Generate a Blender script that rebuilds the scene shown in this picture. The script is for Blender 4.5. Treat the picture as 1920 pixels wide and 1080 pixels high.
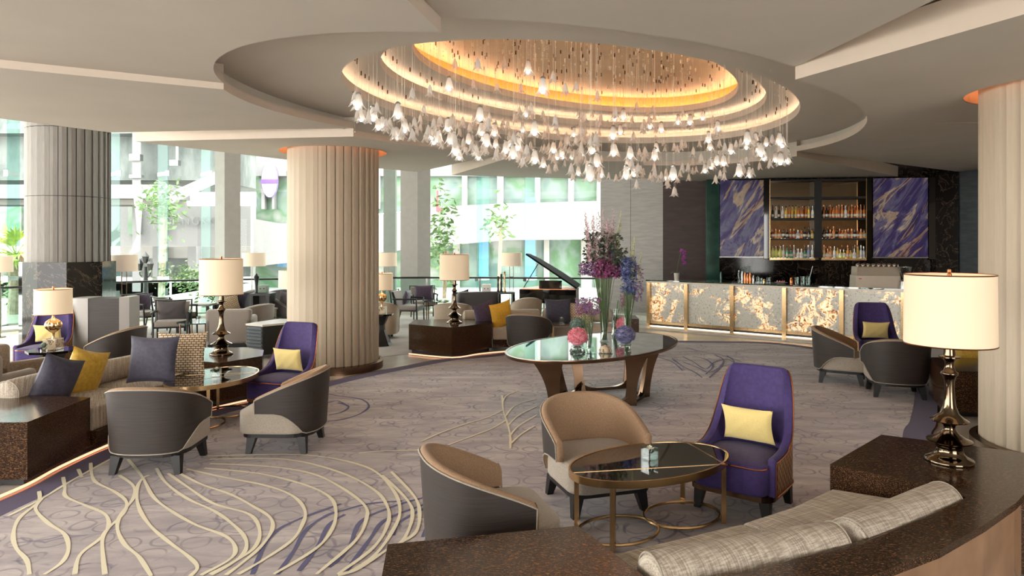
import bpy, math, random
from mathutils import Vector, Matrix
for o in list(bpy.data.objects): bpy.data.objects.remove(o)
SC = bpy.context.scene
COL = SC.collection
random.seed(7)
PI = math.pi
# ---------------------------------------------------------------- camera
CH, CF, HY = 2.0, 1300.0, 455.0            # camera height (m), focal length (px of 1920), horizon row
cd = bpy.data.cameras.new('camera'); cam = bpy.data.objects.new('camera', cd); COL.objects.link(cam)
cam.location = (0, 0, CH); cam.rotation_euler = (PI/2, 0, 0)
cd.sensor_width = 36; cd.lens = 36*CF/1920; cd.shift_y = -(540-HY)/1920; cd.clip_start = .05; cd.clip_end = 400
SC.camera = cam
# ---------------------------------------------------------------- light and exposure
SC.view_settings.view_transform = 'Standard'; SC.view_settings.look = 'None'
SC.view_settings.exposure = 0.35; SC.view_settings.gamma = 1.0
SC.view_settings.use_curve_mapping = False
wd = bpy.data.worlds.new('world'); SC.world = wd; wd.use_nodes = True
nt = wd.node_tree; nt.nodes.clear()
sky = nt.nodes.new('ShaderNodeTexSky'); sky.sky_type = 'HOSEK_WILKIE'; sky.turbidity = 6; sky.sun_direction = (-.75, -.35, .55)
mx = nt.nodes.new('ShaderNodeMixRGB'); mx.inputs[0].default_value = .82; mx.inputs[2].default_value = (1, .97, .925, 1)
bg = nt.nodes.new('ShaderNodeBackground'); bg.inputs[1].default_value = 9.0
wo = nt.nodes.new('ShaderNodeOutputWorld')
nt.links.new(sky.outputs[0], mx.inputs[1]); nt.links.new(mx.outputs[0], bg.inputs[0]); nt.links.new(bg.outputs[0], wo.inputs[0])
sd = bpy.data.lights.new('sun', 'SUN'); sd.energy = 4.5; sd.angle = math.radians(1.5); sd.color = (1, .93, .82)
so = bpy.data.objects.new('sun', sd); COL.objects.link(so)
so.rotation_euler = Vector((.85, .30, -.90)).to_track_quat('-Z', 'Y').to_euler()
try:
    SC.cycles.use_denoising = True; SC.cycles.max_bounces = 7; SC.cycles.diffuse_bounces = 6; SC.cycles.glossy_bounces = 3
    SC.cycles.transparent_max_bounces = 14; SC.cycles.transmission_bounces = 4; SC.cycles.sample_clamp_indirect = 4.0
    SC.cycles.caustics_reflective = False; SC.cycles.caustics_refractive = False
except Exception: pass
# ---------------------------------------------------------------- measuring helpers
def G(px, py, z=0.0):                       # the point at height z seen at this row and column of the photograph
    Y = (CH-z)*CF/(py-HY); return ((px-960)/CF*Y, Y)
def X(px, Y): return (px-960)/CF*Y
def Z(py, Y): return CH+(HY-py)/CF*Y
# ---------------------------------------------------------------- materials
MATS = {}
def _c(c): return (c[0], c[1], c[2], 1) if len(c) == 3 else c
def S(r, g, b):                             # sRGB 0-255 to linear
    f = lambda v: ((v/255+.055)/1.055)**2.4 if v > 10 else v/255/12.92
    return (f(r), f(g), f(b))
class NM:
    def __init__(s, name):
        s.m = bpy.data.materials.new(name); s.m.use_nodes = True; s.t = s.m.node_tree; s.n = s.t.nodes; s.l = s.t.links
        s.b = s.n['Principled BSDF']; s.out = s.n['Material Output']; MATS[name] = s.m
    def node(s, typ, **k):
        n = s.n.new(typ)
        for a, v in k.items(): setattr(n, a, v)
        return n
    def coord(s, scale=(1, 1, 1), rot=(0, 0, 0), which='Object'):
        tc = s.node('ShaderNodeTexCoord'); mp = s.node('ShaderNodeMapping'); mp.inputs['Scale'].default_value = scale
        mp.inputs['Rotation'].default_value = rot; s.l.new(tc.outputs[which], mp.inputs[0]); return mp.outputs[0]
    def coord2(s, rot, scale):
        tc = s.node('ShaderNodeTexCoord'); m1 = s.node('ShaderNodeMapping'); m1.inputs['Rotation'].default_value = rot; m2 = s.node('ShaderNodeMapping'); m2.inputs['Scale'].default_value = scale
        s.l.new(tc.outputs['Object'], m1.inputs[0]); s.l.new(m1.outputs[0], m2.inputs[0]); return m2.outputs[0]
    def noise(s, co, scale=5, detail=3, rough=.5, dist=0):
        n = s.node('ShaderNodeTexNoise'); n.inputs['Scale'].default_value = scale; n.inputs['Detail'].default_value = detail
        n.inputs['Roughness'].default_value = rough; n.inputs['Distortion'].default_value = dist; s.l.new(co, n.inputs['Vector']); return n.outputs[0]
    def ramp(s, fac, stops, interp='LINEAR'):
        r = s.node('ShaderNodeValToRGB'); e = r.color_ramp; e.interpolation = interp
        while len(e.elements) < len(stops): e.elements.new(.5)
        for i, (p, c) in enumerate(stops): e.elements[i].position = p; e.elements[i].color = _c(c)
        s.l.new(fac, r.inputs[0]); return r.outputs[0]
    def mix(s, fac, a, b, mode='MIX'):
        m = s.node('ShaderNodeMixRGB'); m.blend_type = mode
        for i, v in ((0, fac), (1, a), (2, b)):
            if isinstance(v, (int, float)): m.inputs[i].default_value = v
            elif isinstance(v, (tuple, list)): m.inputs[i].default_value = _c(v)
            else: s.l.new(v, m.inputs[i])
        return m.outputs[0]
    def math(s, op, a, b=0.0):
        m = s.node('ShaderNodeMath'); m.operation = op
        for i, v in ((0, a), (1, b)):
            if isinstance(v, (int, float)): m.inputs[i].default_value = v
            else: s.l.new(v, m.inputs[i])
        return m.outputs[0]
    def bump(s, h, st=.3, d=.01):
        b = s.node('ShaderNodeBump'); b.inputs['Strength'].default_value = st; b.inputs['Distance'].default_value = d
        s.l.new(h, b.inputs['Height']); s.l.new(b.outputs[0], s.b.inputs['Normal'])
    def set(s, col=None, rough=None, metal=None, **k):
        for nm, v in (('Base Color', col), ('Roughness', rough), ('Metallic', metal)):
            if v is None: continue
            if isinstance(v, (tuple, list)): s.b.inputs[nm].default_value = _c(v)
            elif isinstance(v, (int, float)): s.b.inputs[nm].default_value = v
            else: s.l.new(v, s.b.inputs[nm])
        for nm, v in k.items():
            i = s.b.inputs[nm.replace('_', ' ')]
            if isinstance(v, (tuple, list)): i.default_value = _c(v)
            elif isinstance(v, (int, float)): i.default_value = v
            else: s.l.new(v, i)
        return s.m
def plain(name, col, rough=.5, metal=0, var=.12, vs=6, **k):
    n = NM(name); f = n.noise(n.coord(), vs, 3)
    d = tuple(c*(1-var) for c in col); u = tuple(min(1, c*(1+var)) for c in col)
    return n.set(n.ramp(f, [(.3, d), (.7, u)]), rough, metal, **k)
def fabric(name, col, col2, sx=60, sy=500, rough=.85, sheen=.3, st=.25):
    n = NM(name); f = n.noise(n.coord((sx, sx, sy)), 1, 2); g = n.noise(n.coord(), 4, 2)
    c = n.mix(n.math('MULTIPLY', g, .5), n.ramp(f, [(.3, col), (.72, col2)]), col)
    n.bump(f, st, .004); return n.set(c, rough, Sheen_Weight=sheen)
M = {}
M['paint'] = plain('ceiling_paint', S(208, 202, 191), .75, var=.03, vs=1.2)
M['riser'] = plain('ceiling_edge_warm_glow', S(208, 195, 180), .6, var=.02)  # warm tint stands in for the dome's light on the slab edges
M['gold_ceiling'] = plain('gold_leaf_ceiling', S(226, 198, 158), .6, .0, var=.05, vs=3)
M['orange_cove'] = plain('amber_cove_glow', S(236, 158, 78), .5, var=.05)  # amber light along the cove is put into its colour
def beams():
    n = NM('fluted_plaster'); f = n.noise(n.coord((40, 40, 3)), 1, 3); n.bump(f, .08, .002)
    return n.set(n.ramp(f, [(.2, S(182, 168, 147)), (.8, S(190, 176, 155))]), .6)
M['flute'] = beams()
def flute2():
    n = NM('grey_fluted_cladding'); f = n.noise(n.coord((60, 60, 4)), 1, 3); n.bump(f, .15, .003)
    return n.set(n.ramp(f, [(.25, S(124, 120, 116)), (.8, S(140, 136, 131))]), .6)
M['flute_grey'] = flute2()
def marble():
    n = NM('dark_brown_marble'); a = n.noise(n.coord((17, 80, 130), (0, 0, .45)), 2.6, 4, .62, .5)
    big = n.noise(n.coord(), 1.6, 3); bc = n.ramp(big, [(.3, S(30, 20, 16)), (.75, S(50, 33, 26))])
    fl = n.ramp(a, [(.58, (0, 0, 0)), (.63, (.7, .7, .7)), (.70, (1, 1, 1))])
    fine = n.noise(n.coord((50, 200, 160), (0, 0, .45)), 1.6, 3, .6)
    fl2 = n.ramp(fine, [(.605, (0, 0, 0)), (.65, (.6, .6, .6))])
    c = n.mix(n.math('MULTIPLY', n.mix(1.0, fl, fl2, 'SCREEN'), .8), bc, S(178, 132, 84)); return n.set(c, .15, Specular_IOR_Level=.3)
M['marble'] = marble()
def bmarble():
    n = NM('black_veined_marble'); w = n.noise(n.coord((1, 1, 1)), 2.0, 6, .6, 2.0)
    c = n.ramp(w, [(.0, S(12, 11, 12)), (.49, S(16, 14, 15)), (.505, S(96, 80, 66)), (.52, S(18, 15, 15)), (1, S(8, 8, 9))]); return n.set(c, .08, Specular_IOR_Level=.35)
M['bmarble'] = bmarble()
M['tablestone'] = (lambda n: n.set(n.ramp(n.noise(n.coord(), 3, 6, .6, 1.6), [(0, S(14, 10, 9)), (.5, S(26, 18, 15)), (.52, S(74, 48, 34)), (.54, S(26, 18, 15)), (1, S(10, 8, 8))]), .04, Coat_Weight=.4))(NM('black_table_marble'))
M['glasstop'] = plain('dark_green_glass_top', S(40, 66, 58), .02, 0, var=.05, Specular_IOR_Level=1.0, Coat_Weight=1.0)
M['brass'] = plain('antique_brass', S(212, 178, 132), .24, 1, var=.1)
M['brasslamp'] = plain('polished_bronze', S(108, 94, 78), .08, 1, var=.06)
M['bronze'] = plain('brushed_bronze', S(122, 98, 78), .26, 1, var=.12)
M['lacquer'] = plain('glossy_brown_lacquer', S(146, 114, 88), .15, var=.25, vs=2.5); M['copper'] = plain('copper', S(196, 124, 84), .25, 1)
M['steel'] = plain('steel', S(170, 170, 168), .25, 1)
M['darkwood'] = plain('black_stained_wood', S(12, 10, 10), .45, var=.2)
M['blacksatin'] = plain('satin_black', S(12, 12, 13), .8, var=.1, Specular_IOR_Level=.1); M['blackgloss'] = plain('piano_black', S(8, 8, 9), .05, var=.1, Coat_Weight=.5)
def lines(name, c1, c2, rough=.7, z=90):
    n = NM(name); f = n.noise(n.coord((3, 3, z)), 1, 3); n.bump(f, .2, .003); return n.set(n.ramp(f, [(.3, c1), (.72, c2)]), rough)
M['shell'] = lines('charcoal_wood_grain_cloth', S(34, 28, 26), S(58, 49, 44), .55, 300)
M['wallgrey'] = lines('grey_silk_wallcovering', S(138, 132, 130), S(156, 150, 147), .6, 20)
M['wallbrown'] = lines('dark_brown_wallcovering', S(46, 30, 27), S(64, 43, 38), .5, 14)
M['beige'] = fabric('beige_weave', S(158, 142, 124), S(192, 176, 156), 130, 130)
M['tan'] = fabric('tan_weave', S(142, 113, 86), S(168, 138, 110), 130, 130, .85, .08); M['seatweave'] = fabric('grey_beige_seat_weave', S(146, 136, 124), S(176, 165, 150), 130, 130); M['woven'] = fabric('brown_basket_weave', S(122, 104, 88), S(160, 142, 122), 60, 60)
M['greyfab'] = fabric('warm_grey_weave', S(124, 115, 108), S(158, 148, 140), 130, 130)
M['darkfab'] = fabric('charcoal_weave', S(70, 66, 68), S(98, 92, 94), 130, 130)
M['piping'] = fabric('pale_piping', S(150, 140, 126), S(170, 160, 144), 100, 100)
def tweed():
    n = NM('crosshatch_tweed'); a = n.noise(n.coord2((0, 0, -.52), (5, 150, 150)), 1, 3); b = n.noise(n.coord2((0, 0, -.52), (130, 4, 4)), 1, 3)
    f = n.mix(.5, a, b); n.bump(f, .3, .003); return n.set(n.ramp(f, [(.40, S(146, 133, 120)), (.5, S(170, 158, 144)), (.60, S(196, 187, 173))]), .9)
M['tweed'] = tweed()
M['velvet'] = fabric('purple_velvet', S(46, 30, 82), S(64, 46, 108), 30, 30, .75, .08, .1)
M['yellow'] = fabric('pale_yellow_linen', S(214, 190, 118), S(232, 210, 142), 200, 200, .85, .3)
M['mustard'] = fabric('mustard_velvet', S(186, 146, 44), S(216, 178, 70), 30, 30, .6, .2, .1)
M['bright_mustard'] = fabric('bright_mustard_velvet', S(214, 160, 40), S(236, 184, 62), 30, 30, .6, .2, .1)
M['slate'] = fabric('slate_blue_velvet', S(48, 46, 60), S(66, 64, 82), 30, 30, .7, .12, .1)
M['plum'] = fabric('plum_velvet', S(66, 52, 74), S(88, 72, 96), 30, 30, .65, .2, .1)
def honey():
    n = NM('honeycomb_weave'); b = n.node('ShaderNodeTexBrick'); n.l.new(n.coord((1, 1, 1), (-PI/2, 0, 0)), b.inputs['Vector'])
    for k, v in (('Scale', 1), ('Mortar Size', .006), ('Mortar Smooth', .6), ('Brick Width', .050), ('Row Height', .026)): b.inputs[k].default_value = v
    b.inputs['Color1'].default_value = _c(S(214, 192, 158)); b.inputs['Color2'].default_value = _c(S(226, 206, 174)); b.inputs['Mortar'].default_value = _c(S(96, 68, 46))
    n.bump(b.outputs['Fac'], -.5, .006); return n.set(b.outputs['Color'], .8)
M['honey'] = honey()
def quilt():
    n = NM('quilted_bronze_leather'); sp = n.node('ShaderNodeSeparateXYZ'); tc = n.node('ShaderNodeTexCoord'); n.l.new(tc.outputs['Object'], sp.inputs[0])
    h = n.math('MULTIPLY', n.math('ADD', sp.outputs[0], sp.outputs[1]), 52); z = n.math('MULTIPLY', sp.outputs[2], 48)
    p = n.math('ABSOLUTE', n.math('SINE', n.math('ADD', h, z))); q = n.math('ABSOLUTE', n.math('SINE', n.math('SUBTRACT', h, z))); m = n.math('MINIMUM', p, q)
    n.bump(m, .7, .012); return n.set(n.ramp(m, [(.0, S(84, 54, 32)), (.2, S(150, 106, 68)), (1, S(182, 134, 88))]), .35, .35)
M['quilt'] = quilt()
def carpet():
    n = NM('patterned_carpet'); tc = n.coord()
    cl = n.noise(n.coord((.5, 1.8, 1), (0, 0, .5)), 2.2, 6, .65, .8)
    base = n.ramp(cl, [(.28, S(142, 133, 138)), (.5, S(172, 162, 163)), (.72, S(204, 196, 191))])
    wob = n.noise(tc, 3, 2); wv = n.mix(.12, tc, wob, 'ADD')
    def rings(scale, th, col, lo, hi, prev, sd):
        v = n.node('ShaderNodeTexVoronoi'); v.feature = 'F1'; v.inputs['Scale'].default_value = scale; v.inputs['Randomness'].default_value = .35; n.l.new(wv, v.inputs['Vector'])
        d = n.math('ABSOLUTE', n.math('SUBTRACT', v.outputs['Distance'], th)); line = n.ramp(d, [(.022, (1, 1, 1)), (.045, (0, 0, 0))])
        msk = n.ramp(n.noise(n.coord((1, 1, 1), (0, 0, sd)), 2.4, 3), [(lo, (0, 0, 0)), (hi, (1, 1, 1))])
        return n.mix(n.math('MULTIPLY', n.math('MULTIPLY', line, msk), .6), prev, col)
    c = rings(4.3, .43, S(112, 100, 112), .42, .55, base, 1.0)
    c = rings(3.1, .50, S(84, 78, 108), .52, .60, c, 2.0)
    pile = n.noise(tc, 260, 2); c = n.mix(.25, c, n.ramp(pile, [(.3, (.25, .24, .25)), (.7, (.75, .72, .7))]), 'SOFT_LIGHT')
    n.bump(pile, .3, .003); return n.set(c, .95, Sheen_Weight=.15)
M['carpet'] = carpet()
M['cream_line'] = fabric('cream_carpet_yarn', S(228, 219, 190), S(238, 230, 204), 200, 200, .95, .1)
M['blue_line'] = fabric('indigo_carpet_yarn', S(72, 70, 112), S(94, 92, 134), 200, 200, .95, .1)
M['border'] = fabric('violet_carpet_yarn', S(62, 48, 84), S(82, 66, 106), 200, 200, .95, .1)
def floorstone():
    n = NM('grey_beige_floor'); f = n.noise(n.coord(), 1.1, 5, .6, .6); return n.set(n.ramp(f, [(.3, S(158, 150, 142)), (.7, S(188, 181, 172))]), .22)
M['stone'] = floorstone()
M['stone_light'] = plain('pale_marble_ledge', S(202, 196, 186), .25, var=.06)
M['shade'] = None
def emis(name, col, st, base=None, sample=True):
    n = NM(name); m = n.set(base or col, .7, Emission_Color=_c(col), Emission_Strength=st)
    if not sample: m.cycles.emission_sampling = 'NONE'
    return m
def shade(name, col, st):                   # a lit lampshade: glows most where the bulb sits behind the cloth
    n = NM(name); g = n.noise(n.coord((1, 1, 1)), 2.5, 1); f = n.noise(n.coord((200, 200, 200)), 1, 1)
    n.bump(f, .1, .002); return n.set(S(224, 206, 178), .9, Emission_Color=n.ramp(g, [(.25, tuple(c*.9 for c in col)), (.8, col)]), Emission_Strength=st)
M['shade'] = shade('lit_cream_lampshade', (1, .76, .50), .22)
M['shade_dim'] = shade('lit_ivory_lampshade', (1, .84, .72), .18)
M['led'] = emis('warm_led_strip', (1, .68, .44), 3); M['shelfled'] = emis('shelf_light_strip', (1, .76, .50), 4)
M['led_soft'] = emis('peach_led_strip', (1, .72, .52), 9)
M['led_orange'] = emis('amber_led_strip', (1, .80, .58), 15)
M['toe'] = emis('dim_copper_light_strip', (1, .50, .30), 1.3); M['barled'] = emis('bar_foot_light_strip', (1, .78, .56), 2.2)
M['bulb'] = emis('glowing_bulb', (1, .93, .82), 9, sample=False)
def glassy(name, tint, gl=.12, rough=.02, gtint=(1, 1, 1)):
    n = NM(name); n.n.remove(n.b); tr = n.node('ShaderNodeBsdfTransparent'); tr.inputs[0].default_value = _c(tint)
    g = n.node('ShaderNodeBsdfGlossy'); g.inputs['Roughness'].default_value = rough; g.inputs['Color'].default_value = _c(gtint)
    lw = n.node('ShaderNodeLayerWeight'); lw.inputs[0].default_value = .35; mxx = n.node('ShaderNodeMixShader')
    n.l.new(n.math('MULTIPLY', n.math('ADD', lw.outputs['Facing'], .08), gl*3), mxx.inputs[0])
    n.l.new(tr.outputs[0], mxx.inputs[1]); n.l.new(g.outputs[0], mxx.inputs[2]); n.l.new(mxx.outputs[0], n.out.inputs[0]); return n.m
M['pane'] = glassy('window_glass', (.80, .86, .84), .04)
M['finglass'] = glassy('green_edge_glass', (.74, .88, .86), .02)
M['clear'] = glassy('clear_glass', (.90, .95, .94), .13, .03)
M['railglass'] = glassy('rail_glass', (.80, .93, .90), .06)
def petal():
    n = NM('frosted_glass_petals'); n.n.remove(n.b); tr = n.node('ShaderNodeBsdfTransparent'); tr.inputs[0].default_value = (1, .98, .95, 1)
    d = n.node('ShaderNodeBsdfTranslucent'); d.inputs[0].default_value = (.97, .95, .92, 1); e = n.node('ShaderNodeBsdfDiffuse'); e.inputs[0].default_value = (.95, .93, .9, 1)
    g = n.node('ShaderNodeBsdfGlossy'); g.inputs['Roughness'].default_value = .15
    a = n.node('ShaderNodeMixShader'); a.inputs[0].default_value = .5; b = n.node('ShaderNodeMixShader'); b.inputs[0].default_value = .28; c = n.node('ShaderNodeMixShader'); c.inputs[0].default_value = .2
    n.l.new(d.outputs[0], a.inputs[1]); n.l.new(e.outputs[0], a.inputs[2]); n.l.new(a.outputs[0], b.inputs[1]); n.l.new(tr.outputs[0], b.inputs[2]); n.l.new(b.outputs[0], c.inputs[1]); n.l.new(g.outputs[0], c.inputs[2]); n.l.new(c.outputs[0], n.out.inputs[0]); return n.m
M['petal'] = petal()
M['wire'] = plain('fine_steel_wire', S(236, 226, 208), .4)
M['mirror'] = plain('bronze_tinted_mirror', S(186, 166, 142), .02, 1, var=.02)
def onyx():
    n = NM('backlit_flower_onyx'); co = n.coord(); a = n.noise(co, 3.4, 6, .68, 1.1); b = n.noise(n.coord((1, 1, 1), (0, 0, 1.3)), 9, 5, .7, 1.8); big = n.noise(n.coord((1, 1, 1), (1, 0, 0)), 1.15, 2, .4)
    gc = S(190, 185, 172); m1 = n.ramp(n.mix(.45, a, big), [(.52, (0, 0, 0)), (.565, (1, 1, 1))])
    fl = n.ramp(b, [(.33, S(64, 42, 32)), (.43, S(160, 100, 62)), (.49, S(242, 204, 148)), (.60, S(255, 238, 204)), (.74, S(240, 216, 178))])
    sp = n.ramp(n.noise(co, 26, 4, .7), [(.56, (0, 0, 0)), (.62, (1, 1, 1))])
    c = n.mix(m1, n.mix(n.math('MULTIPLY', sp, .6), gc, S(110, 98, 82)), fl)
    return n.set(c, .2, Emission_Color=c, Emission_Strength=n.math('ADD', n.math('MULTIPLY', m1, .42), .20))
M['onyx'] = onyx()
def art(name, seed, acc):
    n = NM(name); co = n.coord2((0, -.48-.05*seed, 0), (2.1, 1, .42)); tcs = n.coord2((0, -.55, 0), (1.9, 1, .5))
    w = n.noise(co, 1.35+seed*.05, 8, .58, 1.5); w2 = n.noise(tcs, 1.25+seed*.11, 7, .6, 1.3)
    base = n.ramp(w2, [(.30, S(46, 36, 96)), (.46, S(68, 56, 120)), (.57, S(122, 118, 156)), (.64, S(74, 62, 124)), (.8, S(54, 46, 104))])
    g = n.ramp(w, [(.52, (0, 0, 0)), (.565, (.9, .9, .9)), (.60, (.75, .75, .75)), (.64, (0, 0, 0))])
    c = n.mix(g, base, n.ramp(w2, [(.4, S(190, 152, 112)), (.6, S(228, 210, 180))])); r = n.ramp(w, [(.635, (0, 0, 0)), (.66, (1, 1, 1)), (.70, (0, 0, 0))])
    c = n.mix(n.math('MULTIPLY', r, acc), c, S(124, 58, 40)); return n.set(c, .3)
M['art1'] = art('violet_pour_painting', 1.0, .2); M['art2'] = art('violet_gold_pour_painting', 4.0, .9)
M['greenmarble'] = plain('dark_green_mirror_stone', S(52, 86, 78), .06, .3, var=.3, vs=3)
M['white'] = plain('white_concrete', S(136, 135, 136), .8, var=.04)
def concrete():
    n = NM('stained_concrete'); f = n.noise(n.coord((1.2, 1.2, .5)), 1, 5, .65); return n.set(n.ramp(f, [(.3, S(84, 92, 90)), (.6, S(126, 130, 128))]), .85)
M['concrete'] = concrete()
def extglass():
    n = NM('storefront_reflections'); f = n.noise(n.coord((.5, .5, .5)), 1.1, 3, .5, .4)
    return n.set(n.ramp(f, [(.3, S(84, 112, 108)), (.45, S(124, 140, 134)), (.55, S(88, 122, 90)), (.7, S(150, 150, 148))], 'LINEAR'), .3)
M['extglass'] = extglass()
M['extblue'] = plain('blue_shopfront', S(96, 150, 196), .4); M['leaf'] = plain('leaf_green', S(92, 122, 74), .6, var=.4, vs=9)
M['palm'] = plain('sunlit_palm', S(176, 190, 92), .5, var=.25, vs=9); M['bark'] = plain('bark', S(150, 128, 110), .9, var=.3, vs=12)
M['signpurple'] = plain('violet_sign', S(150, 132, 204), .4); M['signpurple2'] = plain('deep_violet_band', S(104, 70, 190), .4)
M['lettergrey'] = plain('grey_letters', S(120, 124, 124), .4); M['black'] = plain('black_metal', S(22, 23, 24), .4)
M['red'] = plain('red_sign', S(190, 70, 80), .5)
M['stem'] = plain('flower_stem_green', S(84, 106, 60), .6, var=.3, vs=20); M['dkleaf'] = plain('eucalyptus_leaf', S(70, 84, 66), .6, var=.3, vs=20)
for nm, c in (('magenta', S(158, 84, 130)), ('lilac', S(150, 118, 158)), ('bluefl', S(96, 108, 158)), ('palepink', S(206, 178, 182)), ('pinkfl', S(228, 150, 162)), ('bluehyd', S(122, 122, 158)), ('greenhyd', S(120, 140, 130)), ('orchid', S(182, 80, 176)), ('whitefl', S(226, 222, 206)), ('tipgreen', S(176, 178, 136))):
    M[nm] = plain(nm+'_petals', c, .7, var=.25, vs=30)
M['ceramic'] = plain('pale_stone_pot', S(190, 184, 172), .5); M['machine'] = plain('champagne_metal', S(190, 176, 158), .35, .3, var=.03)
M['label'] = plain('paper_label', S(222, 214, 196), .6); M['louvre'] = plain('grey_blue_louvre', S(96, 104, 108), .4, var=.05)
M['boxwhite'] = plain('white_box', S(232, 228, 220), .4, var=.02); M['boxgreen'] = plain('grey_green_box', S(112, 128, 112), .4)
M['teal'] = plain('teal_lamp_glass', S(110, 180, 186), .1)
M['greengrey'] = plain('greenish_grey_plaster', S(128, 136, 128), .5, var=.04); M['greyplaster'] = plain('grey_plaster', S(160, 156, 152), .7, var=.04); M['greylac'] = plain('grey_lacquer', S(150, 146, 142), .4, var=.03)
M['quartz'] = (lambda n: n.set(n.ramp(n.noise(n.coord(), 9, 4, .6, 1.5), [(.3, S(190, 170, 142)), (.5, S(214, 196, 170)), (.56, S(70, 52, 40)), (.62, S(206, 188, 160))]), .1))(NM('veined_quartz_block'))
# ---------------------------------------------------------------- mesh helpers
class MB:
    def __init__(s): s.v = []; s.f = []; s.mi = []; s.cur = 0
    def add(s, vs, fs):
        b = len(s.v); s.v += [tuple(p) for p in vs]; s.f += [tuple(b+i for i in f) for f in fs]; s.mi += [s.cur]*len(fs); return s
    def box(s, c, d, rz=0, top=1.0, tilt=None):
        x, y, z = d[0]/2, d[1]/2, d[2]/2; R = Matrix.Rotation(rz, 3, 'Z')
        if tilt is not None: R = R @ Matrix.Rotation(tilt[0], 3, 'X') @ Matrix.Rotation(tilt[1], 3, 'Y')
        P = [Vector((a*x*(top if e > 0 else 1), b*y*(top if e > 0 else 1), e*z)) for e in (-1, 1) for a, b in ((-1, -1), (1, -1), (1, 1), (-1, 1))]
        return s.add([R@p+Vector(c) for p in P], [(3, 2, 1, 0), (4, 5, 6, 7), (0, 1, 5, 4), (1, 2, 6, 5), (2, 3, 7, 6), (3, 0, 4, 7)])
    def rbox(s, c, d, r=.03, rz=0, puff=0.0, n=4):      # a box with rounded edges all round
        R = Matrix.Rotation(rz, 3, 'Z'); hx, hy, hz = d[0]/2, d[1]/2, d[2]/2; r = min(r, hx, hy, hz)
        rings = []
        zs = [(-hz+r-r*math.cos(a), r-r*math.sin(a)) for a in [PI/2*i/n for i in range(n+1)]]
        zs = zs+[(-z, i) for z, i in reversed(zs)]
        for z, ins in zs:
            ring = []
            for qx, qy, a0 in ((1, 1, 0), (-1, 1, PI/2), (-1, -1, PI), (1, -1, 1.5*PI)):
                for k in range(n+1):
                    a = a0+PI/2*k/n; rr = r
                    ring.append(Vector((qx*(hx-rr)+(rr-ins)*math.cos(a), qy*(hy-rr)+(rr-ins)*math.sin(a), z)))
            rings.append(ring)
        m = len(rings[0]); vs = [R@p+Vector(c) for g in rings for p in g]
        fs = [(i*m+j, i*m+(j+1) % m, (i+1)*m+(j+1) % m, (i+1)*m+j) for i in range(len(rings)-1) for j in range(m)]
        L = len(vs); vs.append(R@Vector((0, 0, -hz))+Vector(c)); vs.append(R@Vector((0, 0, hz+puff))+Vector(c))
        fs += [(L, (j+1) % m, j) for j in range(m)]+[(L+1, (len(rings)-1)*m+j, (len(rings)-1)*m+(j+1) % m) for j in range(m)]
        return s.add(vs, fs)
    def prism(s, poly, z0, z1, bev=0):
        n = len(poly); area = sum(poly[i][0]*poly[(i+1) % n][1]-poly[(i+1) % n][0]*poly[i][1] for i in range(n))
        if area < 0: poly = poly[::-1]
        vs = [(p[0], p[1], z0) for p in poly]+[(p[0], p[1], z1) for p in poly]
        return s.add(vs, [tuple(range(n-1, -1, -1)), tuple(range(n, 2*n))]+[(i, (i+1) % n, n+(i+1) % n, n+i) for i in range(n)])
    def lathe(s, prof, c=(0, 0, 0), n=32, cap=True, ry=1.0, a0=0):
        vs = []; fs = []; m = len(prof)
        for r, z in prof:
            for k in range(n):
                a = 2*PI*k/n+a0; vs.append((c[0]+r*math.cos(a), c[1]+r*ry*math.sin(a), c[2]+z))
        for i in range(m-1):
            for k in range(n): fs.append((i*n+k, i*n+(k+1) % n, (i+1)*n+(k+1) % n, (i+1)*n+k))
        if cap:
            if prof[0][0] > 1e-4: fs.append(tuple(range(n-1, -1, -1)))
            if prof[-1][0] > 1e-4: fs.append(tuple((m-1)*n+k for k in range(n)))
        return s.add(vs, fs)
    def tube(s, pts, r, n=8, closed=False, cap=True):
        pts = [Vector(p) for p in pts]; m = len(pts); vs = []; fs = []; up = Vector((0, 0, 1)); pu = None
        for i, p in enumerate(pts):
            t = (pts[(i+1) % m] if (closed or i < m-1) else p)-(pts[i-1] if (closed or i > 0) else p)
            if t.length < 1e-9: t = Vector((0, 0, 1))
            t.normalize()
            if pu is None: pu = t.orthogonal() if abs(t.z) > .95 else t.cross(up)
            u = (pu-t*pu.dot(t))
            if u.length < 1e-6: u = t.orthogonal()
            u.normalize(); pu = u; w = t.cross(u); rr = r[i] if isinstance(r, (list, tuple)) else r
            for k in range(n):
                a = 2*PI*k/n; vs.append(p+u*rr*math.cos(a)+w*rr*math.sin(a))
        for i in range(m if closed else m-1):
            for k in range(n): fs.append((i*n+k, i*n+(k+1) % n, ((i+1) % m)*n+(k+1) % n, ((i+1) % m)*n+k))
        if cap and not closed: fs += [tuple(range(n-1, -1, -1)), tuple((m-1)*n+k for k in range(n))]
        return s.add(vs, fs)
    def grid(s, fn, nu, nv, closed_u=False):
        vs = [fn(i/nu, j/nv) for j in range(nv+1) for i in range(nu+(0 if closed_u else 1))]; w = nu if closed_u else nu+1
        fs = [(j*w+i, j*w+(i+1) % w, (j+1)*w+(i+1) % w, (j+1)*w+i) for j in range(nv) for i in range(nu)]
        return s.add(vs, fs)
    def ball(s, c, r, n=8, m=6, sc=(1, 1, 1)):
        prof = [(max(r*math.sin(PI*i/m), 1e-5), -r*math.cos(PI*i/m)) for i in range(m+1)]
        b = len(s.v); s.lathe(prof, (0, 0, 0), n, False)
        for i in range(b, len(s.v)):
            p = s.v[i]; s.v[i] = (c[0]+p[0]*sc[0], c[1]+p[1]*sc[1], c[2]+p[2]*sc[2])
        return s
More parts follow.
